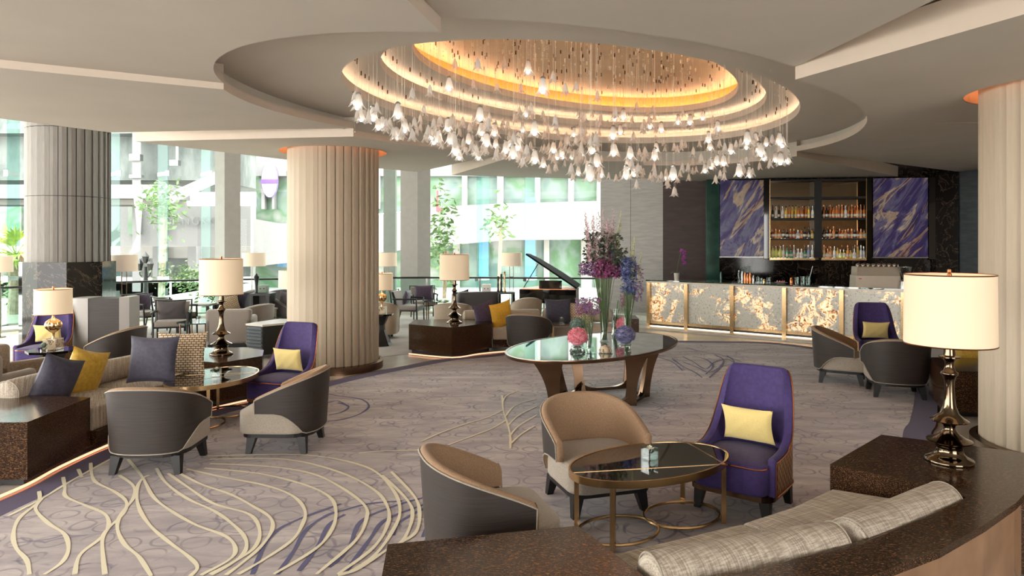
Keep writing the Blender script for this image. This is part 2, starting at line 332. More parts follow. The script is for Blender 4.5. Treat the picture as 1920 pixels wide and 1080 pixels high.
    def build(s, name, mat, parent=None, smooth=True, ang=35, flip=False):
        me = bpy.data.meshes.new(name); me.from_pydata(s.v, [], s.f); mats = mat if isinstance(mat, list) else [mat]
        for m in mats: me.materials.append(m)
        if len(mats) > 1: me.polygons.foreach_set('material_index', s.mi)
        if smooth:
            me.polygons.foreach_set('use_smooth', [True]*len(me.polygons)); me.update()
            try: me.set_sharp_from_angle(angle=math.radians(ang))
            except Exception: pass
        me.update(); o = bpy.data.objects.new(name, me); COL.objects.link(o)
        if parent is not None: o.parent = parent
        return o
def tag(o, label=None, cat=None, group=None, kind=None):
    if label: o['label'] = label
    if cat: o['category'] = cat
    if group: o['group'] = group
    if kind: o['kind'] = kind
    return o
def thing(name, label, cat, loc=(0, 0, 0), rz=0, group=None):
    o = bpy.data.objects.new(name, None); COL.objects.link(o); o.location = loc; o.rotation_euler = (0, 0, rz); o.empty_display_size = .1
    return tag(o, label, cat, group)
def struct(name, mb, mat, smooth=True, ang=35): return tag(mb.build(name, mat, None, smooth, ang), kind='structure')
def children(o): return KIDS.get(o.name, [])
def copy_tree(o, parent=None, kids=None):
    c = o.copy(); COL.objects.link(c)
    if parent is not None: c.parent = parent
    for ch in kidmap.get(o, []): 
        copy_tree(ch, c)
    return c
kidmap = {}
def map_kids(o):                            # remember a prototype's children once, before copying it
    ks = [c for c in bpy.data.objects if c.parent == o]; kidmap[o] = ks
    for k in ks: map_kids(k)
def place(proto, used, loc, rz, label, group=None):
    if not used: o = proto; used.append(1)
    else: o = copy_tree(proto)
    o.location = loc; o.rotation_euler = (0, 0, rz); tag(o, label, None, group); return o
def face(dx, dy): return math.atan2(dy, dx)-PI/2      # rotation that turns local +Y towards (dx, dy)
def catmull(P, k=6, closed=False):
    n = len(P); out = []
    for i in range(n if closed else n-1):
        g = lambda j: P[j % n] if closed else P[max(0, min(n-1, j))]
        a, b, c, d = g(i-1), g(i), g(i+1), g(i+2)
        for q in range(k):
            t = q/k; out.append(tuple(.5*((2*b[m])+(-a[m]+c[m])*t+(2*a[m]-5*b[m]+4*c[m]-d[m])*t*t+(-a[m]+3*b[m]-3*c[m]+d[m])*t**3) for m in range(len(b))))
    if not closed: out.append(tuple(P[-1]))
    return out
# ================================================================ SETTING
M['collar'] = plain('warm_collar_glow', S(214, 160, 118), .6)  # warm glow round the column tops is painted into this colour
EC = (1.03, 8.72); EA = math.radians(49.5)
def ell(a, b, t, c=EC, ang=EA): x, y = a*math.cos(t), b*math.sin(t); return (c[0]+x*math.cos(ang)-y*math.sin(ang), c[1]+x*math.sin(ang)+y*math.cos(ang))
def ell_at(a, b, th):                        # point of the oval in world direction th from its centre
    t = th-EA; r = 1/math.sqrt((math.cos(t)/a)**2+(math.sin(t)/b)**2); return (EC[0]+r*math.cos(th), EC[1]+r*math.sin(th))
b = MB(); b.box((0, 10, -.06), (44, 30, .12)); struct('floor', b, M['stone'], False)
# carpet with its border and the drawn yarn lines
BP = [G(56, 914), G(120, 879), G(207, 839), G(375, 777), G(485, 750), G(640, 710), G(760, 686), G(840, 672), G(940, 662), (1.0, 14.0), (2.2, 14.35), (3.46, 14.1), G(1420, 641), G(1500, 648), G(1580, 660), (6.35, 12.0), (6.35, 10.8), G(1757, 732), G(1760, 791), G(1750, 815), (3.95, 6.5), (3.2, 5.4), (1.6, 4.1), (.3, 3.0), (-1.2, 2.2), (-3.0, 2.3), (-3.9, 3.6), (-4.0, 4.8)]
BC = catmull(BP, 5, True); nB = len(BC)
def inset(P, d):
    n = len(P); out = []
    for i in range(n):
        a, c = Vector(P[i-1]), Vector(P[(i+1) % n]); t = (c-a).normalized(); nn = Vector((t.y, -t.x)); p = Vector(P[i])
        q1, q2 = p+nn*d, p-nn*d; m = Vector((1.0, 8.0)); out.append(tuple(q1 if (q1-m).length < (q2-m).length else q2))
    return out
B2 = inset(BC, .27); B3 = inset(BC, .31); B4 = inset(BC, .02)
def ringm(mb, A, Bn, z):
    n = len(A); base = len(mb.v); mb.add([(p[0], p[1], z) for p in A]+[(p[0], p[1], z) for p in Bn], [(i, (i+1) % n, n+(i+1) % n, n+i) for i in range(n)])
def poly_fan(mb, P, z, c=(1.0, 8.3)):
    n = len(P); mb.add([(p[0], p[1], z) for p in P]+[(c[0], c[1], z)], [(i, (i+1) % n, n) for i in range(n)])
cm = MB(); poly_fan(cm, B2, .008); 
RZ = [0]
def ribbon(mb, P, w, z, mi):
    RZ[0] += 1; z = .0092+RZ[0]*.00012
    P = catmull([tuple(p) for p in P], 6); L = []; n = len(P)
    for i, p in enumerate(P):
        a, c = Vector(P[max(0, i-1)]), Vector(P[min(n-1, i+1)]); t = c-a; t = t.normalized() if t.length > 1e-6 else Vector((1, 0)); nn = Vector((-t.y, t.x))
        ww = w*(.85+.3*math.sin(i*.7)*.5); L += [(p[0]+nn.x*ww/2, p[1]+nn.y*ww/2, z), (p[0]-nn.x*ww/2, p[1]-nn.y*ww/2, z)]
    mb.cur = mi; mb.add(L, [(2*i, 2*i+1, 2*i+3, 2*i+2) for i in range(n-1)]); mb.cur = 0
def T(L, s, ox, oy): return [G(ox+a/s, oy+c/s) for a, c in L]
cream = [[(45, 750), (230, 655), (360, 575), (500, 495), (635, 420)], [(220, 610), (215, 670), (110, 760), (75, 850), (90, 930), (150, 1000), (165, 1080)],
 [(235, 650), (200, 710), (270, 790), (360, 850), (385, 930), (350, 1010), (250, 1080)], [(355, 530), (365, 590), (370, 640), (480, 690), (590, 740), (610, 810), (560, 880), (450, 970), (420, 1080)],
 [(440, 485), (460, 530)], [(510, 450), (515, 510), (540, 560), (640, 610), (710, 670), (690, 740), (600, 830), (575, 900), (590, 1080)], [(670, 520), (750, 580), (750, 650), (680, 740), (660, 820), (700, 910), (780, 980), (850, 1090)],
 [(840, 520), (800, 540), (770, 600), (780, 700), (840, 800), (940, 890), (1060, 980), (1110, 1040), (1070, 1090)], [(720, 430), (800, 530), (860, 640), (960, 720), (1100, 800), (1260, 860), (1320, 920), (1300, 990), (1130, 1085)],
 [(880, 480), (930, 560), (1050, 650), (1200, 720), (1300, 790), (1370, 860), (1385, 930), (1330, 1000), (1180, 1080)], [(945, 510), (1060, 590), (1200, 680), (1400, 740), (1460, 830), (1430, 930), (1300, 1020), (1190, 1085)],
 [(1000, 505), (1130, 570), (1300, 630), (1430, 700), (1520, 760), (1530, 830), (1470, 920), (1370, 1010), (1270, 1085)], [(1050, 485), (1250, 530), (1500, 580), (1650, 640), (1715, 720), (1700, 800), (1640, 890), (1480, 1000), (1340, 1080)],
 [(1150, 480), (1450, 510), (1700, 570), (1850, 640), (1890, 730), (1860, 840), (1770, 940), (1540, 1080)], [(1180, 455), (1500, 470), (1750, 510), (1920, 590), (2050, 690), (2060, 770), (2000, 890), (1780, 1080)],
 [(1180, 430), (1600, 430), (1900, 500), (2100, 600), (2180, 700), (2180, 800), (2100, 930), (1900, 1080)], [(1170, 412), (1700, 405), (2050, 470), (2200, 590), (2250, 720), (2200, 850), (2100, 980), (1960, 1070), (1900, 1085)],
 [(2150, 520), (2290, 660), (2320, 750), (2280, 870), (2230, 920)], [(2200, 500), (2330, 640), (2360, 740), (2340, 840), (2260, 900)], [(1900, 1080), (2000, 1060), (2120, 980), (2180, 940)]]
blue = [[(1420, 1080), (1480, 930), (1560, 830), (1700, 760), (1920, 680)], [(1560, 1080), (1650, 950), (1720, 830), (1830, 750), (1920, 720), (2080, 680), (2260, 665)], [(1680, 1060), (1780, 930), (1850, 800), (1940, 740)],
 [(1850, 1040), (1960, 930), (2030, 780), (2200, 700), (2400, 640)], [(1950, 1060), (2080, 880), (2170, 770), (2400, 680)], [(2210, 860), (2240, 790), (2380, 710), (2500, 660)], [(2380, 870), (2420, 790), (2510, 740)], [(1835, 60), (1900, 70), (2030, 90), (2075, 130), (2020, 175), (1920, 205), (1840, 215)], [(1900, 110), (1960, 130), (1930, 160), (1850, 180)], [(1840, 110), (1900, 100), (1960, 130)]]
for L in blue: ribbon(cm, T(L, 3, 0, 720), .034, .0092, 2)
for L in cream: ribbon(cm, T(L, 3, 0, 720), .030, .0098, 1)
for L in ([(905, 70), (910, 150), (935, 230), (950, 300), (950, 370)], [(910, 150), (830, 190), (700, 230), (560, 280), (450, 330)], [(925, 210), (850, 255), (760, 290), (600, 350)], [(1090, 90), (980, 125), (920, 190)], [(1100, 130), (1000, 180), (935, 240)], [(1100, 180), (1000, 240), (945, 300)], [(1090, 240), (1010, 290), (955, 340)], [(1000, 40), (930, 70), (905, 110)], [(100, 395), (220, 385), (400, 380), (520, 375)]):
    ribbon(cm, T(L, 3, 640, 720), .024, .0096, 1)
for L in ([(0, 930), (60, 960), (130, 1000), (180, 960), (250, 945), (330, 985), (400, 990)], [(0, 960), (80, 990), (150, 1020), (220, 985), (300, 975)], [(60, 930), (130, 945), (170, 985), (130, 1030)], [(180, 920), (230, 950), (200, 1000), (150, 1050)], [(250, 925), (290, 960), (260, 1010)], [(-60, 940), (0, 985), (70, 1020), (110, 1050)], [(-150, 930), (-60, 960), (0, 1010)], [(20, 880), (120, 905), (230, 925), (330, 960)], [(-220, 900), (-100, 930), (10, 935)]):
    ribbon(cm, T(L, 3, 1280, 360), .03, .0092, 2)
cp = cm.build('carpet', [M['carpet'], M['cream_line'], M['blue_line']], None, False)
tag(cp, 'large oval grey mauve carpet with cream and indigo swirling lines', 'carpet')
bm_ = MB(); ringm(bm_, B4, B2, .007); bm_.build('border', M['border'], cp, False)
bm_ = MB(); ringm(bm_, BC, B4, .009); bm_.build('edge_strip', M['copper'], cp, False)
# outer carpet of the window side
b = MB(); b.prism([(-12, 2), (-4.1, 2), (-4.1, 5.2), (-4.7, 8), (-4.3, 10.2), (-2.2, 12.2), (1.5, 14.7), (2.3, 18.2), (-3.9, 19.2), (-8.3, 17.6), (-11.6, 14.2)], 0, .004)
tag(b.build('window_side_carpet', plain('pale_grey_carpet', S(160, 154, 150), .95, var=.08, vs=3), None, False), 'plain pale grey carpet under the seats along the windows', 'carpet')
# ---------------------------------------------------------------- ceiling
def R_(th, r): return (EC[0]+r*math.cos(math.radians(th)), EC[1]+r*math.sin(math.radians(th)))
L0 = (4.68, 2.94)
# sector: (angle from, angle to, outer outline from first edge to second with heights, z inner at first, z inner at second)
SECT = [
 (249.5, 210.5, [(-2.9, -6.5, 3.42), (-7, -3, 3.46), (-12, -1.5, 3.5), (-13, 1.2, 3.56)], 3.42, 3.50),
 (210.5, 170, [(-13, 1.0, 3.44), (-9.4, 3.6, 3.46), (-7.6, 6.4, 3.47), (-6.06, 8.2, 3.47), (-5.39, 9.32, 3.48), (-4.98, 9.42, 3.52)], 3.44, 3.53),
 (170, 111, [(-5.45, 10.0, 3.46), (-3.96, 12.33, 3.47), (-2.0, 14.5, 3.48), (-1.66, 14.15, 3.5), (-1.05, 13.3, 3.52)], 3.42, 3.50),
 (111, 71, [(-1.28, 14.7, 3.43), (.48, 15.5, 3.46), (2.03, 16.0, 3.46), (3.7, 16.1, 3.50)], 3.41, 3.50),
 (71, 36, [(3.8, 16.1, 3.46), (5.2, 18.6, 3.64), (8, 18.6, 3.68), (10.4, 18.2, 3.68)], 3.42, 3.42),
 (36, -4, [(10.8, 16.8, 3.72), (14, 15, 3.7), (13, 10, 3.44), (11.5, 8.3, 3.42)], 3.50, 3.47),
 (-4, -62.5, [(11.5, 8.3, 3.50), (13, 4, 3.46), (9, -1, 3.42), (5.6, -1.5, 3.42)], 3.46, 3.41),
 (-62.5, -110.5, [(3.7, -4.5, 3.52), (2, -6.5, 3.52), (-2.7, -6.5, 3.52)], 3.52, 3.52)]
def subdiv(P, n):
    d = [0]
    for a, c in zip(P, P[1:]): d.append(d[-1]+math.dist(a[:2], c[:2]))
    out = []
    for i in range(n+1):
        s = d[-1]*i/n; k = max(j for j in range(len(P)-1) if d[j] <= s+1e-9); t = (s-d[k])/max(1e-9, d[k+1]-d[k]); out.append(tuple(P[k][m]+(P[k+1][m]-P[k][m])*t for m in range(3)))
    return out
for si, (t0, t1, outer, z0, z1) in enumerate(SECT):
    n = 28; HOLES = [h for h, k in (((-2.87, 11.15), 2), ((5.23, 6.5), 6)) if k == si]
    if HOLES: n = 90
    mb = MB(); inner = []
    for i in range(n+1):
        th = math.radians(t0+(t1-t0)*i/n); p = ell_at(L0[0], L0[1], th); inner.append((p[0], p[1], z0+(z1-z0)*i/n))
    out = subdiv(outer, n); rows = 60 if HOLES else 6
    for j in range(rows+1):
        for i in range(n+1):
            a, c = inner[i], out[i]; t = j/rows; mb.v.append(tuple(a[m]+(c[m]-a[m])*t for m in range(3)))
    w = n+1
    for j in range(rows):
        for i in range(n): mb.f.append((j*w+i, (j+1)*w+i, (j+1)*w+i+1, j*w+i+1)); mb.mi.append(0)
    for hc in HOLES:
        RH = .84; ins = [math.dist(v[:2], hc) < RH for v in mb.v]
        keep = [f for f in mb.f if not all(ins[i] for i in f)]
        for f in keep:
            for i in f:
                if ins[i]: v = mb.v[i]; d = math.dist(v[:2], hc); mb.v[i] = (hc[0]+(v[0]-hc[0])*RH/d, hc[1]+(v[1]-hc[1])*RH/d, v[2])
        mb.f = keep; mb.mi = [0]*len(keep)
    mb.cur = 1
    def wall(L, h):
        m = len(L); mb.add([tuple(p) for p in L]+[(p[0], p[1], p[2]+h) for p in L], [(i, i+1, m+i+1, m+i) for i in range(m-1)])
    wall(inner, .085); wall(out, .22); wall([mb.v[j*w] for j in range(rows+1)], .26); wall([mb.v[j*w+n] for j in range(rows+1)], .26)
    mb.add([(p[0], p[1], p[2]+.085) for p in inner]+[(p[0]+(p[0]-EC[0])*.03, p[1]+(p[1]-EC[1])*.03, p[2]+.085) for p in inner], [(i, i+1, n+2+i, n+1+i) for i in range(n)])
    o = struct('ceiling' if si == 0 else 'ceiling.%03d' % si, mb, [M['paint'], M['riser']], True, 30)
def ringband(mb, e0, z0, e1, z1, n=96):
    A = [ell(e0[0], e0[1], 2*PI*i/n) for i in range(n)]; Bq = [ell(e1[0], e1[1], 2*PI*i/n) for i in range(n)]
    mb.add([(p[0], p[1], z0) for p in A]+[(p[0], p[1], z1) for p in Bq], [(i, (i+1) % n, n+(i+1) % n, n+i) for i in range(n)])
sc_ = lambda e, k: (e[0]+k, e[1]+k)
L1 = (3.44, 2.26); L2 = (3.04, 1.86); L3 = (2.70, 1.50); U0 = sc_(L0, .12)
Z1, Z2, Z3, Z4 = 3.68, 3.88, 4.06, 4.34
mb = MB(); ringband(mb, U0, 3.52, U0, Z1); ringband(mb, U0, Z1, L1, Z1); struct('ceiling_recess', mb, M['paint'], True, 30)
mb = MB(); ringband(mb, L1, Z1, L1, Z1+.10); ringband(mb, L1, Z1+.10, sc_(L1, .06), Z1+.10); ringband(mb, sc_(L1, .30), Z1+.02, sc_(L1, .30), Z2); ringband(mb, sc_(L1, .30), Z2, L2, Z2); struct('ceiling_ring_lower', mb, M['paint'], True, 30)
mb = MB(); ringband(mb, L2, Z2, L2, Z2+.09); ringband(mb, L2, Z2+.09, sc_(L2, .06), Z2+.09); ringband(mb, sc_(L2, .25), Z2+.02, sc_(L2, .25), Z3); ringband(mb, sc_(L2, .25), Z3, L3, Z3); struct('ceiling_ring_middle', mb, M['paint'], True, 30)
mb = MB(); ringband(mb, L3, Z3, L3, Z3+.09); ringband(mb, L3, Z3+.09, sc_(L3, .05), Z3+.09); struct('ceiling_ring_upper', mb, M['paint'], True, 30)
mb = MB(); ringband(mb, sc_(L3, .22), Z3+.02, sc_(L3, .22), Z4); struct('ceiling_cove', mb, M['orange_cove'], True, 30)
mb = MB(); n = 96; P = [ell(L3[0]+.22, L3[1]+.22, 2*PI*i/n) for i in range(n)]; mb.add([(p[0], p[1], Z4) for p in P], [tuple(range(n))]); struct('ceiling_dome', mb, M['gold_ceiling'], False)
def ledring(e, z, mat, h=.03):
    mb = MB(); ringband(mb, e, z, e, z+h); ringband(mb, e, z+h, sc_(e, .02), z+h); tag(mb.build('cove_light_strip', mat, None), 'slim cove light strip hidden in ' + {3: 'the lower', 2: 'the middle', 1: 'the innermost amber'}[LEDN.pop()] + ' ring of the domed ceiling', 'light', 'cove lights of the oval ceiling')
LEDN = [1, 2, 3]
ledring(sc_(L1, .12), Z1+.07, M['led_soft']); ledring(sc_(L2, .11), Z2+.06, M['led_soft']); ledring(sc_(L3, .10), Z3+.06, M['led_orange'])
# blind plate above the slabs, high roof added unseen to keep sky light out
mb = MB(); nn = 64; A = [ell(U0[0], U0[1], 2*PI*i/nn) for i in range(nn)]
mb.add([(p[0], p[1], 3.72) for p in A]+[(EC[0]+(p[0]-EC[0])*1.5, EC[1]+(p[1]-EC[1])*1.5, 3.74) for p in A], [(i, (i+1) % nn, nn+(i+1) % nn, nn+i) for i in range(nn)]); mb.box((4.2, .2, 3.80), (4.2, 9, .04)); struct('ceiling_plenum', mb, M['paint'], False)
mb = MB(); mb.box((1, 7, 5.9), (30, 30, .2)); struct('roof_sky_block', mb, M['paint'], False)
# ---------------------------------------------------------------- fluted columns
def fluted(mb, c, r, z0, z1, n=34, step=.03, off=0):
    P = []
    for k in range(n):
        a0, a1 = 2*PI*k/n+off, 2*PI*(k+1)/n+off; g = (a1-a0)*.13
        for a, rr in ((a0, r-.055), (a0+g, r-.055), (a0+g, r+step*.5), (a0+(a1-a0)*.5, r+step*.2), (a1-g*.1, r-step*.6)): P.append((c[0]+rr*math.cos(a), c[1]+rr*math.sin(a)))
    m = len(P); mb.add([(p[0], p[1], z0) for p in P]+[(p[0], p[1], z1) for p in P], [(i, (i+1) % m, m+(i+1) % m, m+i) for i in range(m)])
for nm, c, r, lab in (('trim_1', (-2.87, 11.15), .70, 1), ('trim_2', (5.23, 6.5), .70, 0)):
    mb = MB(); fluted(mb, c, r, .0, 3.75, 34); mb2 = MB(); mb2.lathe([(r+.09, 0), (r+.09, .11), (r+.03, .12)], (c[0], c[1], 0), 64, False)
    root = tag(mb.build('column', M['flute'], None, False), 'pale round fluted column ' + ('standing between the window seats and the carpet' if lab else 'rising behind the marble console with the big lamp'), 'column')
    mb2.build('plinth', M['bronze'], root)
    mb3 = MB(); mb3.lathe([(r+.14, 3.45), (r+.14, 3.66), (r-.02, 3.66)], (c[0], c[1], 0), 48, False)
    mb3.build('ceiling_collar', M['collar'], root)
    q = MB(); q.lathe([(r+.02, 3.58), (r+.05, 3.58), (r+.05, 3.61), (r+.02, 3.61)], (c[0], c[1], 0), 48, False); q.build('light_strip', M['led'], root)
# ceiling slabs open round each column: a dark-free ring cut is modelled by a recessed collar below
c = (-8.63, 13.5); mb = MB(); fluted(mb, c, .70, Z(490, 13.5), Z(371, 13.5)-.006, 30); fluted(mb, c, .70, Z(371, 13.5)+.006, Z(247, 13.5)-.006, 30); fluted(mb, c, .70, Z(247, 13.5)+.006, 5.8, 30)
dc = tag(mb.build('column', M['flute_grey'], None, False), 'grey fluted column on a polished black stone base by the windows', 'column')
mb = MB(); mb.lathe([(.67, Z(490, 13.5)), (.67, 5.8)], (c[0], c[1], 0), 40, False); mb.build('core', M['black'], dc)
mb = MB(); w = .70
oc = [(c[0]+.80*math.cos(math.radians(a)), c[1]+.80*math.sin(math.radians(a))) for a in (-95, -60, -15, 30, 75, 120, 165, 210, 237)]
mb.prism(oc, 0, Z(490, 13.5)); mb.build('stone_base', M['bmarble'], dc, False)
# ---------------------------------------------------------------- windows
GL = [(-15.5, 9), (-14.0, 13.0), (-11.9, 16.1), (X(13, 16.4), 16.4), (X(120, 17.2), 17.2), (X(225, 18.0), 18.0), (X(315, 18.7), 18.7), (X(395, 19.2), 19.2), (X(451, 19.6), 19.6), (X(541, 20.1), 20.1), (X(640, 20.4), 20.4), (X(719, 20.5), 20.5), (X(807, 20.6), 20.6), (X(894, 20.6), 20.6), (X(984, 20.5), 20.5), (X(1060, 20.2), 20.2), (X(1127, 19.9), 19.9)]
for i in range(len(GL)-1):
    a, c = Vector(GL[i]), Vector(GL[i+1]); mb = MB(); mb.add([(a.x, a.y, 0), (c.x, c.y, 0), (c.x, c.y, 5.8), (a.x, a.y, 5.8)], [(0, 1, 2, 3)])
    o = tag(mb.build('window_%d' % (i+1), M['pane'], None, False), kind='structure')
    d = (c-a).normalized(); k = MB(); k.box(((a.x+c.x)/2, (a.y+c.y)/2, .04), ((c-a).length, .08, .08), math.atan2(d.y, d.x)); k.build('sill', M['steel'], o, False)
FIN = {3: -24, 5: 20, 6: 19, 7: 18, 9: -18, 13: -24, 14: -23}
for k, w in FIN.items():
    a = Vector(GL[k]); px = 960+CF*a.x/a.y; Yo = a.y+.42; q = Vector((X(px-w, Yo), Yo)) if k < 13 else Vector((X(px-w, Yo), Yo))
    mb = MB(); t = (q-a).normalized(); nn = Vector((-t.y, t.x))*.008
    mb.prism([(a+nn)[:], (a-nn)[:], (q-nn)[:], (q+nn)[:]], 0, 5.8); o = struct('window_fin', mb, M['finglass'], False)
    for zz in (Z(325, a.y), Z(523, a.y)):
        c2 = MB(); m = (a+q)/2; c2.box((a.x, a.y-.02, zz), (.10, .05, .14)); c2.box((m.x, m.y-.02, zz), ((q-a).length*.9, .03, .10), math.atan2(t.y, t.x)); c2.build('fin_clamp', M['steel'], o, False)
# square piers between the panes
def pier(name, pts, z1, mats):
    mb = MB(); P = pts
    mb.prism(P, 0, z1); return struct(name, mb, mats, False)
pier('trim_3', [(X(403, 19.0), 19.0), (X(421, 18.85), 18.85), (X(451, 19.05), 19.05), (X(430, 19.25), 19.25)], 5.8, M['greyplaster'])
pier('trim_4', [(X(751, 20.05), 20.05), (X(783, 19.95), 19.95), (X(807, 20.2), 20.2), (X(775, 20.45), 20.45)], 5.8, M['greyplaster'])
pier('trim_5', [(X(719, 20.15), 20.15), (X(741, 20.05), 20.05), (X(744, 20.3), 20.3), (X(722, 20.4), 20.4)], 5.8, M['greengrey'])
# glass balustrade with dark handrail
RL = [(-13.0, 13.0), (X(0, 15.3), 15.3), (X(160, 17.0), 17.0), (X(320, 18.2), 18.2), (X(440, 18.8), 18.8), (X(570, 19.3), 19.3), (X(700, 19.7), 19.7), (X(800, 19.8), 19.8), (X(900, 19.8), 19.8), (X(1020, 19.6), 19.6), (X(1120, 19.4), 19.4)]
rt = thing('glass_balustrade', 'low glass balustrade with dark handrail running in front of the windows', 'railing', (0, 0, 0))
mb = MB(); mb.tube([(p[0], p[1], 1.0) for p in RL], .028, 8); mb.build('handrail', M['black'], rt)
for i in range(len(RL)-1):
    a, c = RL[i], RL[i+1]; mb = MB(); mb.add([(a[0], a[1], .05), (c[0], c[1], .05), (c[0], c[1], .97), (a[0], a[1], .97)], [(0, 1, 2, 3)]); mb.build('glass_panel', M['railglass'], rt, False)
    mb = MB(); mb.box((a[0], a[1], .5), (.05, .03, 1.0)); mb.build('post', M['steel'], rt, False)
b = MB(); b.prism([(-13.2, 12.8), (-11.5, 15.3), (-9.3, 17.9), (-7.6, 18.8), (-4, 19.6), (0, 19.7), (2.45, 19.3), (2.5, 20.1), (0, 20.7), (-4.1, 20.4), (-8, 19.5), (-12, 16.1)], 0, .05); struct('trim_6', b, M['stone_light'], False)
# ---------------------------------------------------------------- far walls and bar back wall
def vwall(name, p, q, z0, z1, mat, th=.15, kind=True):
    p, q = Vector(p), Vector(q); t = (q-p).normalized(); nn = Vector((-t.y, t.x))*th
    if nn.y < 0: nn = -nn
    mb = MB(); mb.prism([p[:], q[:], (q+nn)[:], (p+nn)[:]], z0, z1); return struct(name, mb, mat, False) if kind else mb
vwall('wall_back', (X(1126, 19.4), 19.4), (X(1182, 18.9), 18.9), 0, 5.8, M['wallgrey'])
vwall('wall_back_panel', (X(1182.6, 18.9), 18.9), (X(1243, 18.4), 18.4), 0, 5.8, M['wallgrey'])
vwall('wall_back_brown', (X(1243, 18.38), 18.38), (X(1326, 18.1), 18.1), 0, 5.8, M['wallbrown'])
b = MB(); b.prism([(X(1126, 19.2), 18.9), (X(1215, 17.7), 17.7), (X(1243, 18.3), 18.3), (X(1130, 19.3), 19.3)], 0, .12); struct('trim_7', b, M['stone_light'], False)
WY = lambda px: 17.65-(px-1340)/405*.8      # depth of the bar wall along its length
def W(px, d=0): y = WY(px)+d; return (X(px, y), y)
vwall('wall_bar', W(1325, .3), W(1850, .3), 0, 5.8, M['bmarble'], .2)
vwall('wall_bar_jamb', W(1325, .0), W(1349, .0), 0, 4.0, M['greenmarble'], .28)
vwall('wall_bar_splashback', W(1349, .22), W(1797, .22), .9, Z(487, 17.4), M['bmarble'], .06)
vwall('wall_bar_black', W(1755, -.05), W(1797, -.05), 0, 4.2, M['bmarble'], .25)
vwall('wall_bar_grey', W(1797, .0), (X(1905, 15.2), 15.2), 0, 4.2, lines('dark_grey_wallcovering', S(58, 62, 66), S(76, 80, 84), .5, 16), .25)
# paintings and back bar cabinet
def slab(p0, p1, z0, z1, d0, d1):            # upright box along the bar wall between two columns of the picture
    a, c, e, f = W(p0, d0), W(p1, d0), W(p1, d1), W(p0, d1); mb = MB(); mb.prism([a, c, e, f], z0, z1); return mb
zb, zt = Z(483, 17.4), 3.58
for p0, p1, m_, lab in ((1350, 1432, 'art1', 'tall violet abstract painting with pale gold streaks hanging beside the green stone jamb'), (1637, 1740, 'art2', 'tall violet abstract painting with gold and rust streaks hanging beside the black marble wall')):
    t = thing('painting', lab, 'painting', (W((p0+p1)/2, 0)[0], W((p0+p1)/2, 0)[1], zb), 0, 'pour paintings of the bar')
    o = slab(p0, p1, zb+.03, zt, -.02, .06).build('canvas', M[m_], None, False); o.parent = t; o.matrix_parent_inverse = Matrix.Translation(-Vector(t.location))
    o = slab(p0-1, p1+1, zb-.0, zb+.025, -.04, .1).build('light_ledge', M['steel'], None, False); o.parent = t; o.matrix_parent_inverse = Matrix.Translation(-Vector(t.location))
cab = thing('bottle_cabinet', 'mirror-backed bottle cabinet with two bays and dark shelves behind the bar', 'cabinet', (0, 0, 0))
slab(1443, 1625, zb, zt, .20, .22).build('mirror_back', M['mirror'], cab, False)
slab(1741.5, 1754.5, zb-.02, zt, -.10, .26).build('wall_bar_pilaster', M['blackgloss'], None, False)['kind'] = 'structure'
for p0, p1 in ((1432.5, 1443), (1625, 1635.5)): slab(p0, p1, zb-.02, zt, -.10, .26).build('upright', M['blackgloss'], cab, False)
slab(1527, 1541, zb, zt, -.02, .20).build('divider', M['darkwood'], cab, False)
SH = [Z(484, 17.4), Z(447, 17.4), Z(409, 17.4), Z(370, 17.4)]
for k, z in enumerate(SH):
    for p0, p1 in ((1443, 1528), (1540, 1625)): slab(p0, p1, z-.045, z, -.08, .19).build('shelf', M['darkwood'] if k else M['brass'], cab, False)
for p in (1443.5, 1624.5): slab(p-.6, p+.6, zb, zt, -.11, -.09).build('gold_edge', M['brass'], cab, False)
q = slab(1443, 1625, zt-.04, zt, -.05, .19); q.build('top', M['darkwood'], cab, False)
for k, z in enumerate(SH[:3]):
    for p0, p1 in ((1445, 1526), (1542, 1623)): slab(p0, p1, z+.001, z+.006, .17, .18).build('light_strip', M['shelfled'], cab, False)
# under-cabinet dark ledge and back counter
slab(1351, 1735, .0, .88, -.35, .22).build('back_counter', M['blackgloss'], None, False)
bc = bpy.data.objects['back_counter']; tag(bc, 'low black back counter along the wall under the paintings', 'counter')
# unseen right wall; unseen rear wall pieces added to block and warm the light
b = MB(); b.box((12.5, 6, 2.9), (.2, 26, 5.8)); struct('wall_right', b, plain('taupe_wall', S(172, 152, 134), .7), False)
b = MB(); b.box((-.2, -4.0, 2.9), (5.2, .2, 5.8)); b.box((9.9, -4.0, 2.9), (5.2, .2, 5.8)); struct('wall_rear_light_block', b, plain('tan_wall', S(168, 146, 122), .7), False)
# ---------------------------------------------------------------- outside
b = MB(); b.box((0, 60, -.5), (160, 80, .4)); b.box((-45, 10, -.5), (60, 60, .4)); struct('ground_outside', b, plain('pale_pavement', S(222, 220, 214), .9), False)
def ext(name, lab, cat, mb, mat, smooth=False): return tag(mb.build(name, mat, None, smooth), lab, cat)
def rect(mb, x0, x1, y0, y1, Y, d=.5, Y1=None):   # block spanning picture columns/rows at depth Y (left) .. Y1 (right)
    Y1 = Y1 or Y; a, c = X(x0, Y), X(x1, Y1); zt0, zt1, zb0, zb1 = Z(y0, Y), Z(y0, Y1), Z(y1, Y), Z(y1, Y1)
    mb.add([(a, Y, zb0), (c, Y1, zb1), (c, Y1, zt1), (a, Y, zt0), (a, Y+d, zb0), (c, Y1+d, zb1), (c, Y1+d, zt1), (a, Y+d, zt0)], [(0, 1, 2, 3), (5, 4, 7, 6), (3, 2, 6, 7), (1, 0, 4, 5), (4, 0, 3, 7), (1, 5, 6, 2)]); return mb
va = thing('viaduct', 'white concrete elevated railway crossing outside the windows', 'viaduct', (0, 0, 0))
